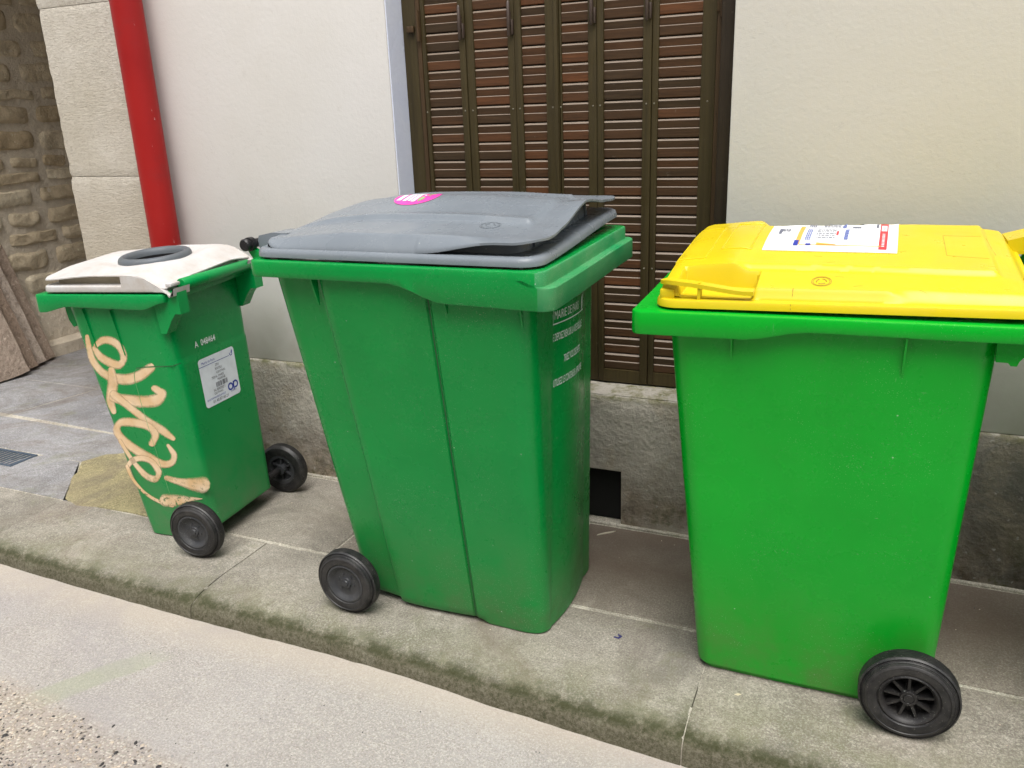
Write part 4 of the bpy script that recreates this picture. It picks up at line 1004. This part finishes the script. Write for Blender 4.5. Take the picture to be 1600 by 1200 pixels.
# raised frame lines on the plate
def oploop(pts, r=.0022):
    pts = [(x, y, f3(x, y)+.0003) for x, y in pts]; tube(bm, pts, r, 6)
def rl(x0, x1, y0, y1, n=10): return [(x0, lerp(y0, y1, i/n)) for i in range(n)]+[(lerp(x0, x1, i/n), y1) for i in range(n)]+[(x1, lerp(y1, y0, i/n)) for i in range(n)]+[(lerp(x1, x0, i/n), y0) for i in range(n+1)]
oploop(rl(-.352, -.285, -.12, .17)); oploop(rl(-.258, -.192, -.05, .22))
# hinge arms on the right
for y0, y1 in ((-.20, -.12), (.16, .27)):
    kk = k3(.4, y0); prism(bm, [(.36, 1.006+kk), (.36, 1.040+kk), (.40, 1.052+kk), (.432, 1.058+kk), (.448, 1.045+kk), (.436, 1.030+kk), (.405, 1.010+kk)], 'y', y0, y1)
lid3 = mk('lid', bm, YELLOW, b3, smooth=38)
bm = bmesh.new()
tube(bm, [(.432, -.30, 1.038), (.432, .33, 1.062)], .014, 16)
for y in (-.225, -.10, .14, .285):
    kk = .03*ss(-.3, .3, y); prism(bm, [(.385, .955+kk), (.385, .99+kk), (.41, 1.0+kk), (.422, 1.052+kk), (.446, 1.05+kk), (.450, 1.02+kk), (.42, .96+kk)], 'y', y, y+.012)
mk('handle_bar', bm, GREEN3, b3)
# crease marks and moulded emblem, in a darker yellow
bm = bmesh.new()
tube(bm, [onl(f3, -.075, y, .0002) for y in (-.262, -.255, -.25)], .0008, 5); tube(bm, [(-.075, -.2915, 1.000), (-.075, -.289, 1.012)], .0008, 5)
for r_ in (.017, .020): tube(bm, [onl(f3, -.022+r_*math.cos(a_*.3142), -.215+r_*math.sin(a_*.3142), .0002) for a_ in range(21)], .0008, 5)
for a_ in range(3): tube(bm, [onl(f3, -.022+.010*math.cos(a_*2.09+.35*j), -.215+.010*math.sin(a_*2.09+.35*j), .0003) for j in range(5)], .0013, 5)
for q in (((.22, -.06), (.22, .11)), ((.22, .11), (.31, .12)), ((.31, .12), (.32, .0)), ((.22, -.06), (.30, -.07))): tube(bm, [onl(f3, lerp(q[0][0], q[1][0], i/8), lerp(q[0][1], q[1][1], i/8), -.0002) for i in range(9)], .0008, 4)
for i in range(9):
    x, y = random.uniform(-.1, .3), random.uniform(-.24, .1); a_ = random.uniform(-.5, .5); tube(bm, [onl(f3, x+k*.006*math.cos(a_), y+k*.006*math.sin(a_), -.0001) for k in range(4)], .0005, 4)
islands('moulded_mark', bm, YGROOVE, lid3)
# big instruction sticker: skewed slightly on the lid
SA, SB, SC, SD = (-.166, -.052), (-.168, .300), (.128, .262), (.122, -.068)
def ps(u, v, dz=.0010):
    x = lerp(lerp(SA[0], SD[0], u), lerp(SB[0], SC[0], u), v); y = lerp(lerp(SA[1], SD[1], u), lerp(SB[1], SC[1], u), v); return (x, y, f3(x, y)+dz)
ps2 = lambda u, v: ps(u, v, .0016); ps3 = lambda u, v: ps(u, v, .0022)
bm = bmesh.new(); drect(bm, 0, 1, 0, 1, ps, 0, 24, 24)
drect(bm, .235, .272, .14, .93, ps2, 1, 2, 8); drect(bm, .235, .90, .905, .915, ps2, 1, 10, 1); drect(bm, .27, .88, .125, .14, ps2, 1, 10, 1); decal(bm, [(.40, .14), (.40, .19), (.55, .15), (.55, .14)], ps3, 1); drect(bm, .86, .91, .88, .94, ps2, 1)
drect(bm, .225, .262, .11, .24, ps3, 2, 1, 3); drect(bm, .32, .36, .12, .16, ps3, 2)
drect(bm, .865, .925, .06, .87, ps2, 3, 2, 8); drect(bm, .875, .916, .56, .80, ps3, 0, 1, 3)
for k in range(5): drect(bm, .882, .910, .585+k*.04, .592+k*.04, lambda u, v: ps(u, v, .0028), 3, 1, 1)
for k in range(10): drect(bm, .885, .905, .12+k*.036, .137+k*.036, ps3, 0, 1, 1)
rr_ = random.Random(3)
def lines(u0, u1, v0, v1, n, mi, along='v'):
    for k in range(n):
        if along == 'v':
            u = lerp(u0, u1, (k+.5)/n); v = v0
            while v < v1:
                L = rr_.uniform(.02, .07); drect(bm, u-.005, u+.005, v, min(v1, v+L), ps3, mi); v += L+.012
        else:
            v = lerp(v0, v1, (k+.5)/n); u = u0
            while u < u1:
                L = rr_.uniform(.01, .03); drect(bm, u, min(u1, u+L), v-.009, v+.009, ps3, mi); u += L+.006
lines(.30, .345, .25, .62, 3, 4); lines(.30, .36, .70, .88, 4, 5); lines(.60, .63, .28, .62, 3, 4); lines(.57, .60, .68, .86, 3, 4); lines(.38, .53, .30, .66, 6, 5, 'u'); lines(.42, .56, .70, .84, 3, 5, 'u'); lines(.835, .85, .70, .86, 2, 5)
lines(.07, .17, .50, .62, 3, 5, 'u'); drect(bm, .075, .10, .42, .60, ps3, 5)
for q in ((.37, .372, .27, .66), (.555, .557, .27, .66), (.64, .642, .25, .60), (.72, .722, .25, .60), (.64, .722, .25, .258), (.64, .722, .592, .60), (.64, .642, .66, .88), (.73, .732, .66, .84), (.64, .732, .66, .668), (.64, .732, .87, .88)): drect(bm, *q, ps3, 5)
drect(bm, .535, .552, .40, .54, ps3, 3); drect(bm, .65, .715, .70, .74, ps3, 5)
mk('instruction_sticker', bm, [WHITEP, ORANGE, BLUE, RED, LILAC, GREYINK], lid3, smooth=0, recalc=False)
wheel(b3, .240, .108, -.293, .216, .058, -1, 'spoke'); wheel(b3, .240, .108, .262, .216, .058, 1, 'spoke')
bm = bmesh.new(); tube(bm, [(.240, -.25, .108), (.240, .22, .108)], .012, 12); mk('axle', bm, BLACK, b3)

# ---------------------------------------------------------------- GRAFFITI BIN WITH THE WHITE LID
b1 = tag(empty('bottle_bin', (-2.322, 2.116, 0), .095), 'small green two-wheeled bin with peach graffiti and a white lid holding a round dark opening', 'wheelie bin', 'bins lined up on the pavement')
UC = [.04, .08, .12, .2, .3, .4, .5, .6, .7, .8, .88, .92, .96]
def sec1(z, d=0):
    t = z/.84; x0, x1 = lerp(-.034, -.168, t), lerp(.266, .226, t); y0, y1 = lerp(-.177, -.217, t), lerp(.178, .212, t); r = lerp(.035, .045, t)
    out = []
    for x, y, sd_, f in uring(x0+d, x1-d, y0+d, y1-d, r-d*.5, 8, UC, UC, UC, UC):
        up_ = ss(.672, .660, z)          # lower part sits 3 mm proud of the upper back
        if x > .12: x += .0035*up_
        out.append((x, y))
    return out
def z1f(x, y, z):
    if z < .062: z = lerp(.062, z, 1-ss(.17, .176, x)) if x > .17 else z
    return z
bm = bmesh.new(); shell(bm, [0, .063, .15, .3, .45, .6, .655, .6605, .6715, .68, .75, .84, .89], sec1, z1f); mk('body', bm, GREEN1, b1, smooth=32)
def zt1(x, y): return .893 + .028*(x+.25) + .012*ss(-.25, .25, y)
def zb1(x, y): return lerp(.833, .856, ss(-.235, -.12, x)) + .024*ss(.17, .26, x) + .012*ss(-.25, .25, y)
bm = bmesh.new(); rim(bm, (-.262, .262, -.247, .238, .022), zt1, zb1, inset=.05); mk('rim', bm, GREEN1, b1, smooth=35)
bm = bmesh.new()
for xa, za, xb, zb_ in ((-.088, .845, -.070, .712), (.025, .845, .043, .690)):
    ya, yb = -.177-.0464*za, -.177-.0464*zb_; w = .0012
    A = [(xa-w, ya+.003, za), (xa-w, ya-.010, za), (xa+w, ya-.010, za), (xa+w, ya+.003, za)]; B = [(xb-w, yb+.003, zb_), (xb-w, yb-.004, zb_), (xb+w, yb-.004, zb_), (xb+w, yb+.003, zb_)]
    loft(bm, [A, B], True, True)
prism(bm, [(-.185, .85), (-.150, .85), (-.150, .78), (-.163, .775), (-.178, .80)], 'y', -.20, .2)
islands('rib', bm, GREEN1, b1)
bm = bmesh.new()
for ya, yb in ((-.222, -.178), (.182, .228)):
    prism(bm, [(.20, .905), (.262, .918), (.302, .912), (.304, .842), (.282, .842), (.262, .818), (.236, .775), (.215, .775)], 'y', ya, yb)
islands('hinge_bracket', bm, GREEN1, b1)
bm = bmesh.new(); lathe(bm, [(0, 0), (.017, 0), (.019, .003), (.019, .352), (.017, .355), (0, .355)], (.283, -.176, .928), 24); mk('handle_bar', bm, GREEN1, b1)
bm = bmesh.new()
def pn(x, z, d=.0008): return (x, -.177-.0464*z-d, z)
def pb(y, z, d=.001): return (lerp(.266, .226, z/.84)+(.0035 if z < .66 else 0)+d, y, z)
tube(bm, [pn(.099, .182), pn(.08, .35), pn(.065, .5), pn(.058, .6), pn(.062, .628), pn(.075, .644), pn(.10, .650), pn(.15, .655), pn(.19, .659)], .0013, 6)
mk('mould_line', bm, SEAMPALE, b1)  # mould line drawn paler than the body
bm = bmesh.new(); 
P_ = [pn(.075, .646), pn(.10, .651), pn(.15, .657), pn(.195, .660), (.222, -.205, .662), (.2335, -.18, .664)] + [pb(-.165+.33*i/8, .6655, -.0005) for i in range(9)]
tube(bm, P_, .0016, 6); mk('seam', bm, GROOVE, b1)
# graffiti
GRAF = [[(-0.1112, 0.744, -0.0917, 0.7478), (-0.1172, 0.7004, -0.0915, 0.7068), (-0.1153, 0.6544, -0.086, 0.668), (-0.0865, 0.6117, -0.0597, 0.6342), (-0.0447, 0.59, -0.0238, 0.6238), (0.0181, 0.5834, 0.0256, 0.6219), (0.0882, 0.6041, 0.0777, 0.6373), (0.1472, 0.6427, 0.133, 0.6662)], [(-0.069, 0.7105, -0.0784, 0.7241), (-0.04, 0.7244, -0.042, 0.7495), (-0.0117, 0.7246, 0.008, 0.7508), (0.0146, 0.7059, 0.0431, 0.7216), (0.018, 0.6782, 0.046, 0.6778), (0.0063, 0.6681, 0.0081, 0.6402), (-0.0192, 0.6751, -0.0413, 0.6458), (-0.0511, 0.6892, -0.0783, 0.6678), (-0.0697, 0.7107, -0.0906, 0.6991)], [(-0.0483, 0.6261, -0.0155, 0.6312), (-0.0602, 0.5836, -0.0161, 0.5866), (-0.0745, 0.5472, -0.0344, 0.5459), (-0.0853, 0.5111, -0.0488, 0.5172), (-0.077, 0.4782, -0.0509, 0.4869)], [(-0.059, 0.515, -0.0439, 0.5471), (0.0001, 0.5049, 0.0172, 0.5472), (0.0754, 0.5056, 0.0847, 0.5473), (0.1419, 0.5198, 0.1297, 0.5577), (0.179, 0.5671, 0.1357, 0.5566), (0.1473, 0.5879, 0.1251, 0.567)], [(-0.0564, 0.5278, -0.0265, 0.5545), (-0.0089, 0.4956, 0.016, 0.5182), (0.0517, 0.4495, 0.0752, 0.4729), (0.1127, 0.4116, 0.1385, 0.4391), (0.1551, 0.3916, 0.1715, 0.4086)], [(0.0831, 0.3658, 0.0577, 0.3723), (0.1112, 0.4112, 0.0769, 0.402), (0.0828, 0.4489, 0.0596, 0.4215), (0.0228, 0.4609, 0.0093, 0.4281), (-0.0443, 0.4532, -0.0395, 0.426), (-0.0853, 0.41, -0.052, 0.4129), (-0.0739, 0.3685, -0.0422, 0.3911), (-0.0315, 0.3309, -0.0025, 0.3604), (0.0285, 0.3002, 0.0539, 0.3316), (0.0863, 0.2795, 0.1017, 0.3105), (0.1424, 0.294, 0.1304, 0.314), (0.1684, 0.3384, 0.1417, 0.3319), (0.1477, 0.3717, 0.1323, 0.3628)], [(-0.0728, 0.3616, -0.0565, 0.3706), (-0.0542, 0.3166, -0.0365, 0.3271), (-0.0296, 0.2709, -0.0101, 0.2849), (0.0043, 0.2291, 0.0253, 0.251), (0.0521, 0.2193, 0.0498, 0.2447), (0.0864, 0.265, 0.0589, 0.257), (0.0619, 0.3097, 0.0416, 0.2901), (0.0137, 0.3211, 0.0067, 0.2966), (-0.039, 0.3021, -0.0298, 0.2841), (-0.0684, 0.2699, -0.0551, 0.261)], [(-0.0699, 0.2629, -0.0529, 0.2708), (-0.0562, 0.2167, -0.0429, 0.2251), (-0.0159, 0.1655, -0.0044, 0.1762), (0.0375, 0.136, 0.0471, 0.1496), (0.0941, 0.1242, 0.1033, 0.141)], [(0.0676, 0.1253, 0.0794, 0.1745), (0.1299, 0.1364, 0.1373, 0.1779), (0.1776, 0.1572, 0.1808, 0.1777), (0.234, 0.1733, 0.2348, 0.1774)], [(0.0972, 0.2308, 0.1081, 0.2512), (0.1448, 0.2194, 0.1576, 0.2467), (0.1985, 0.2054, 0.2162, 0.2533), (0.2407, 0.2002, 0.2593, 0.2614)]]
def cr(P, k=6):
    out = []
    for i in range(len(P)-1):
        p0, p1, p2, p3 = P[max(i-1, 0)], P[i], P[i+1], P[min(i+2, len(P)-1)]
        for j in range(k):
            t = j/k; out.append(tuple(.5*((2*b)+(-a+c)*t+(2*a-5*b+4*c-d)*t*t+(-a+3*b-3*c+d)*t**3) for a, b, c, d in zip(p0, p1, p2, p3)))
    out.append(tuple(P[-1])); return out
bm = bmesh.new(); ed = []
for si, S_ in enumerate(GRAF):
    C = cr(S_); dpt = .0011+.00012*si; rows = []
    # rounded ends
    def ext(a, b, m):    # a end row, b next row
        ca = ((a[0]+a[2])/2, (a[1]+a[3])/2); cb = ((b[0]+b[2])/2, (b[1]+b[3])/2); dx, dz = ca[0]-cb[0], ca[1]-cb[1]; L = math.hypot(dx, dz) or 1; w = math.hypot(a[0]-a[2], a[1]-a[3])/2
        return [((ca[0]+(a[0]-ca[0])*math.cos(t)+dx/L*w*math.sin(t)), (ca[1]+(a[1]-ca[1])*math.cos(t)+dz/L*w*math.sin(t)), (ca[0]+(a[2]-ca[0])*math.cos(t)+dx/L*w*math.sin(t)), (ca[1]+(a[3]-ca[1])*math.cos(t)+dz/L*w*math.sin(t))) for t in (.4, .8, 1.2, 1.5)]
    A = ext(C[0], C[2], 1)[::-1]; B = ext(C[-1], C[-3], 1); full = A + list(C) + B; NA = len(A)
    for ri, row in enumerate(full):
        endf = 0
        if ri < NA: endf = (NA-ri)/NA
        elif ri >= len(full)-NA: endf = (ri-(len(full)-NA)+1)/NA
        rr2 = []
        for q in range(9):
            s = q/8; s2 = (s-.5)*1.16+.5; x = lerp(row[0], row[2], s2); z = lerp(row[1], row[3], s2); rr2.append((bm.verts.new(pn(x, z, dpt)), max(abs(2*s-1), endf)))
        rows.append(rr2)
    for a, b in zip(rows, rows[1:]):
        for q in range(8):
            bm.faces.new((a[q][0], a[q+1][0], b[q+1][0], b[q][0])); ed += []
    for r_ in rows: ed += [e_ for _, e_ in r_]
gf = mk('graffiti', bm, SPRAY, b1, smooth=0, recalc=False)
at = gf.data.attributes.new('edge', 'FLOAT', 'POINT')
for i, e_ in enumerate(ed): at.data[i].value = e_
# serial number and address sticker on the back
bm = bmesh.new(); text_bm(bm, 'A  048464', .030, lambda u, v: pb(u, v, .0020), -.100, .694, xs=.86, bold=.0006); mk('lettering', bm, INK, b1, smooth=0, recalc=False)
QA, QB, QC, QD = (-.106, .651), (.090, .651), (.088, .477), (-.106, .478)   # TL TR BR BL
def pk(u, v, d=.0014):
    y = lerp(lerp(QD[0], QC[0], u), lerp(QA[0], QB[0], u), v); z = lerp(lerp(QD[1], QC[1], u), lerp(QA[1], QB[1], u), v); return pb(y, z, d)
pk2 = lambda u, v: pk(u, v, .0019)
bm = bmesh.new(); decal(bm, ring(0, 1, 0, 1, .07, 5), pk, 0)
drect(bm, .0, .84, .835, .845, pk2, 1)
def ptext(s, size, u, v, xs=1, mi=2): text_bm(bm, s, size, lambda a_, b_: pk2(u+a_, v+b_), 0, 0, xs=xs, mi=mi)
ptext('Mairie de Paris', .075, .08, .88, .8, 1); ptext('291', .075, .42, .75); ptext('RIVOLI', .07, .40, .675, .9); ptext('CENTRAL', .06, .42, .60); ptext('75016  PARIS', .07, .27, .52, .9); ptext('MARINE', .07, .42, .455, .9); ptext('N 890921', .075, .27, .26, 1.1); ptext('DU PARC', .06, .27, .20); ptext('01.40.87.40.21', .085, .20, .045, .9); ptext('QUESTION PROPRETE APPELEZ', .05, .05, .13, .75, 1)
for k in range(26):
    if rr_.random() < .75: drect(bm, .36+k*.0125, .36+k*.0125+rr_.choice((.004, .007, .010)), .33, .43, pk2, 2)
# looped blue mark
def arcband(c, r0, r1, a0, a1, n=20):
    V = [[bm.verts.new(pk2(c[0]+r*math.cos(lerp(a0, a1, i/n)), c[1]+r*1.05*math.sin(lerp(a0, a1, i/n)))) for r in (r0, r1)] for i in range(n+1)]
    for a_, b_ in zip(V, V[1:]): bm.faces.new((a_[0], b_[0], b_[1], a_[1])).material_index = 1
arcband((.735, .215), .045, .078, 0, 2*math.pi); arcband((.88, .225), .045, .078, -2.2, 2.9); decal(bm, [(.815, .30), (.845, .30), (.835, .12), (.805, .12)], pk2, 1)
ptext('PROPRETE', .035, .72, .10, 1, 1); arcband((.90, .87), .03, .045, 2.6, 6.2); decal(bm, [(.90, .87), (.935, .96), (.95, .90), (.92, .86)], pk2, 1)
mk('address_sticker', bm, [PAPER, BLUE, DARKINK], b1, smooth=0, recalc=False)
# lid
def k1(x, y): return .030*(x+.2) + .022*ss(-.25, .25, y)
RC = (.030, .018)
def f1(x, y):
    x0, x1, y0, y1 = -.222, .272, -.236, .228
    dn, df, dl, dr = y-y0, y1-y, x-x0, x1-x
    z = .944 + .014*ss(0, .14, min(dn, df)) + .012*ss(0, .22, min(dl, dr+.05)) + .004*ss(.012, .03, dn)
    z -= .034*ss(.10, .0, dr)
    d = math.hypot(x-RC[0], y-RC[1]); z = lerp(z, 0.956, ss(.19, .118, d))
    return z - .003*0 + k1(x, y)
bm = bmesh.new()
# top sheet with the round hole: polar-to-rectangle grid
base = [(x, y) for x, y, *_ in uring(-.222, .272, -.236, .228, .03, 8, UA, UA, UA, UA)]
def toC(p):
    a_ = math.atan2(p[1]-RC[1], p[0]-RC[0]); return (RC[0]+.098*math.cos(a_), RC[1]+.098*math.sin(a_))
hole = [toC(p) for p in base]
TS = [0, .015, .03, .05, .08, .12, .17, .23, .3, .4, .5, .6, .7, .8, .9, 1]
topr = [[(lerp(p[0], h[0], t), lerp(p[1], h[1], t)) for p, h in zip(base, hole)] for t in TS]
L_ = [[(x, y, f1(x, y)-.005) for x, y in rg] for rg in reversed(topr)] + [[(x, y, f1(x, y)-(.0015 if i == 0 else 0)) for x, y in rg] for i, rg in enumerate(topr)]
loft(bm, L_)
# lower tray
def r1(sp, d, z): return [(x, y, z+k1(x, y)-.0) for x, y, *_ in uring(sp[0]+d, sp[1]-d, sp[2]+d, sp[3]-d, max(.008, sp[4]-d), 8, UA, UA, UA, UA)]
T1 = (-.226, .252, -.240, .232, .03)
loft(bm, [r1(T1, .03, .905), r1(T1, .005, .9005), r1(T1, .0015, .9015), r1(T1, 0, .905), r1(T1, .002, .918), r1(T1, .006, .922), r1(T1, .03, .9235), r1(T1, .06, .9235)])
# solid rear corner blocks carrying the hinge knuckles
for ya, yb in ((-.2355, -.16), (.16, .228)):
    xs_ = (.105, .15, .2, .25, .27, .290, .300)
    tp = [(x, min(f1(min(x, .27), (ya+yb)/2 if ya > 0 else ya)-.001, 9) - (.0 if x < .26 else (.010 if x < .28 else .022))) for x in xs_]
    prism(bm, [(.105, .903+k1(.1, ya))] + tp + [(.304, .915+k1(.2, ya)), (.298, .894+k1(.2, ya)), (.284, .886+k1(.2, ya)), (.276, .898+k1(.2, ya)), (.262, .903+k1(.2, ya))], 'y', ya-.003, yb)
box(bm, .268, .29, -.23, -.185, .93, .9415, .003)
l1 = mk('lid', bm, WHITE, b1, smooth=35)
bm = bmesh.new(); I1 = (-.196, .24, -.208, .2, .03)
loft(bm, [r1(I1, 0, .922), [(x, y, f1(x, y)-.0045) for x, y, _ in r1(I1, 0, 0)]]); mk('recess_wall', bm, CREAM, l1)
bm = bmesh.new(); rings = []
zr = lambda x, y: .956+k1(x, y)
for k in range(56):
    a_ = 2*math.pi*k/56; ca, sa = math.cos(a_), math.sin(a_); q = []
    for rr, hz in ((.121, .000), (.1205, .008), (.117, .015), (.110, .0195), (.103, .019), (.097, .014), (.0935, .006), (.092, -.004), (.091, -.050), (.089, -.052), (.089, -.004), (.095, -.006), (.121, -.004)):
        x, y = RC[0]+rr*ca, RC[1]+rr*sa; q.append((x, y, zr(x, y)+hz))
    rings.append(q)
rings.append(rings[0])
V = [[bm.verts.new(p) for p in r_] for r_ in rings[:-1]]; V.append(V[0]); m_ = len(V[0])
for a_, b_ in zip(V, V[1:]):
    for i in range(m_): bm.faces.new((a_[i], a_[(i+1) % m_], b_[(i+1) % m_], b_[i]))
o = mk('opening_ring', bm, [RINGM, BLACK], l1)
for p in o.data.polygons:
    if math.hypot(p.center.x-RC[0], p.center.y-RC[1]) < .0925 and abs(p.normal.z) < .8: p.material_index = 1  # inner wall coloured black to paint the dark inside of the opening
bm = bmesh.new()                       # rubber flaps under the opening
for k in range(10):
    a0, a1 = 2*math.pi*(k+.06)/10, 2*math.pi*(k+.94)/10
    vs_ = [bm.verts.new((RC[0]+rr*math.cos(a_), RC[1]+rr*math.sin(a_), zr(RC[0], RC[1])-.046+hz)) for rr, a_, hz in ((.090, a0, 0), (.090, (a0+a1)/2, 0), (.090, a1, 0), (.03, a1, -.028), (.03, a0, -.028))]
    vb = [bm.verts.new(v.co+Vector((0, 0, -.002))) for v in vs_]
    bm.faces.new(vs_); bm.faces.new(list(reversed(vb)))
    for i in range(5): bm.faces.new((vs_[i], vb[i], vb[(i+1) % 5], vs_[(i+1) % 5]))
mk('rubber_flap', bm, RUBBER, l1, smooth=0)
wheel(b1, .262, .1, -.292, .2, .052, -1, 'dish'); wheel(b1, .262, .1, .292, .2, .052, 1, 'ribbed')
bm = bmesh.new(); tube(bm, [(.255, -.25, .1), (.255, -.165, .1)], .013, 12); tube(bm, [(.255, .165, .1), (.255, .25, .1)], .013, 12); islands('axle', bm, BLACK, b1)
# unseen bin added just past the right edge of the view to shade the pavement
def copy_tree(o, parent=None):
    c = o.copy(); COL.objects.link(c); c.parent = parent
    for ch in [q for q in bpy.data.objects if q.parent == o and q.name.split('.')[0] not in ('instruction_sticker',)]:
        copy_tree(ch, c)
    return c
b4 = copy_tree(b3); b4.location = (.91, 2.12, 0); b4.rotation_euler = (0, 0, R(181))
tag(b4, 'unseen green bin added past the right end of the row to shade the pavement', 'wheelie bin', "bins lined up on the pavement")
bpy.context.view_layer.update()
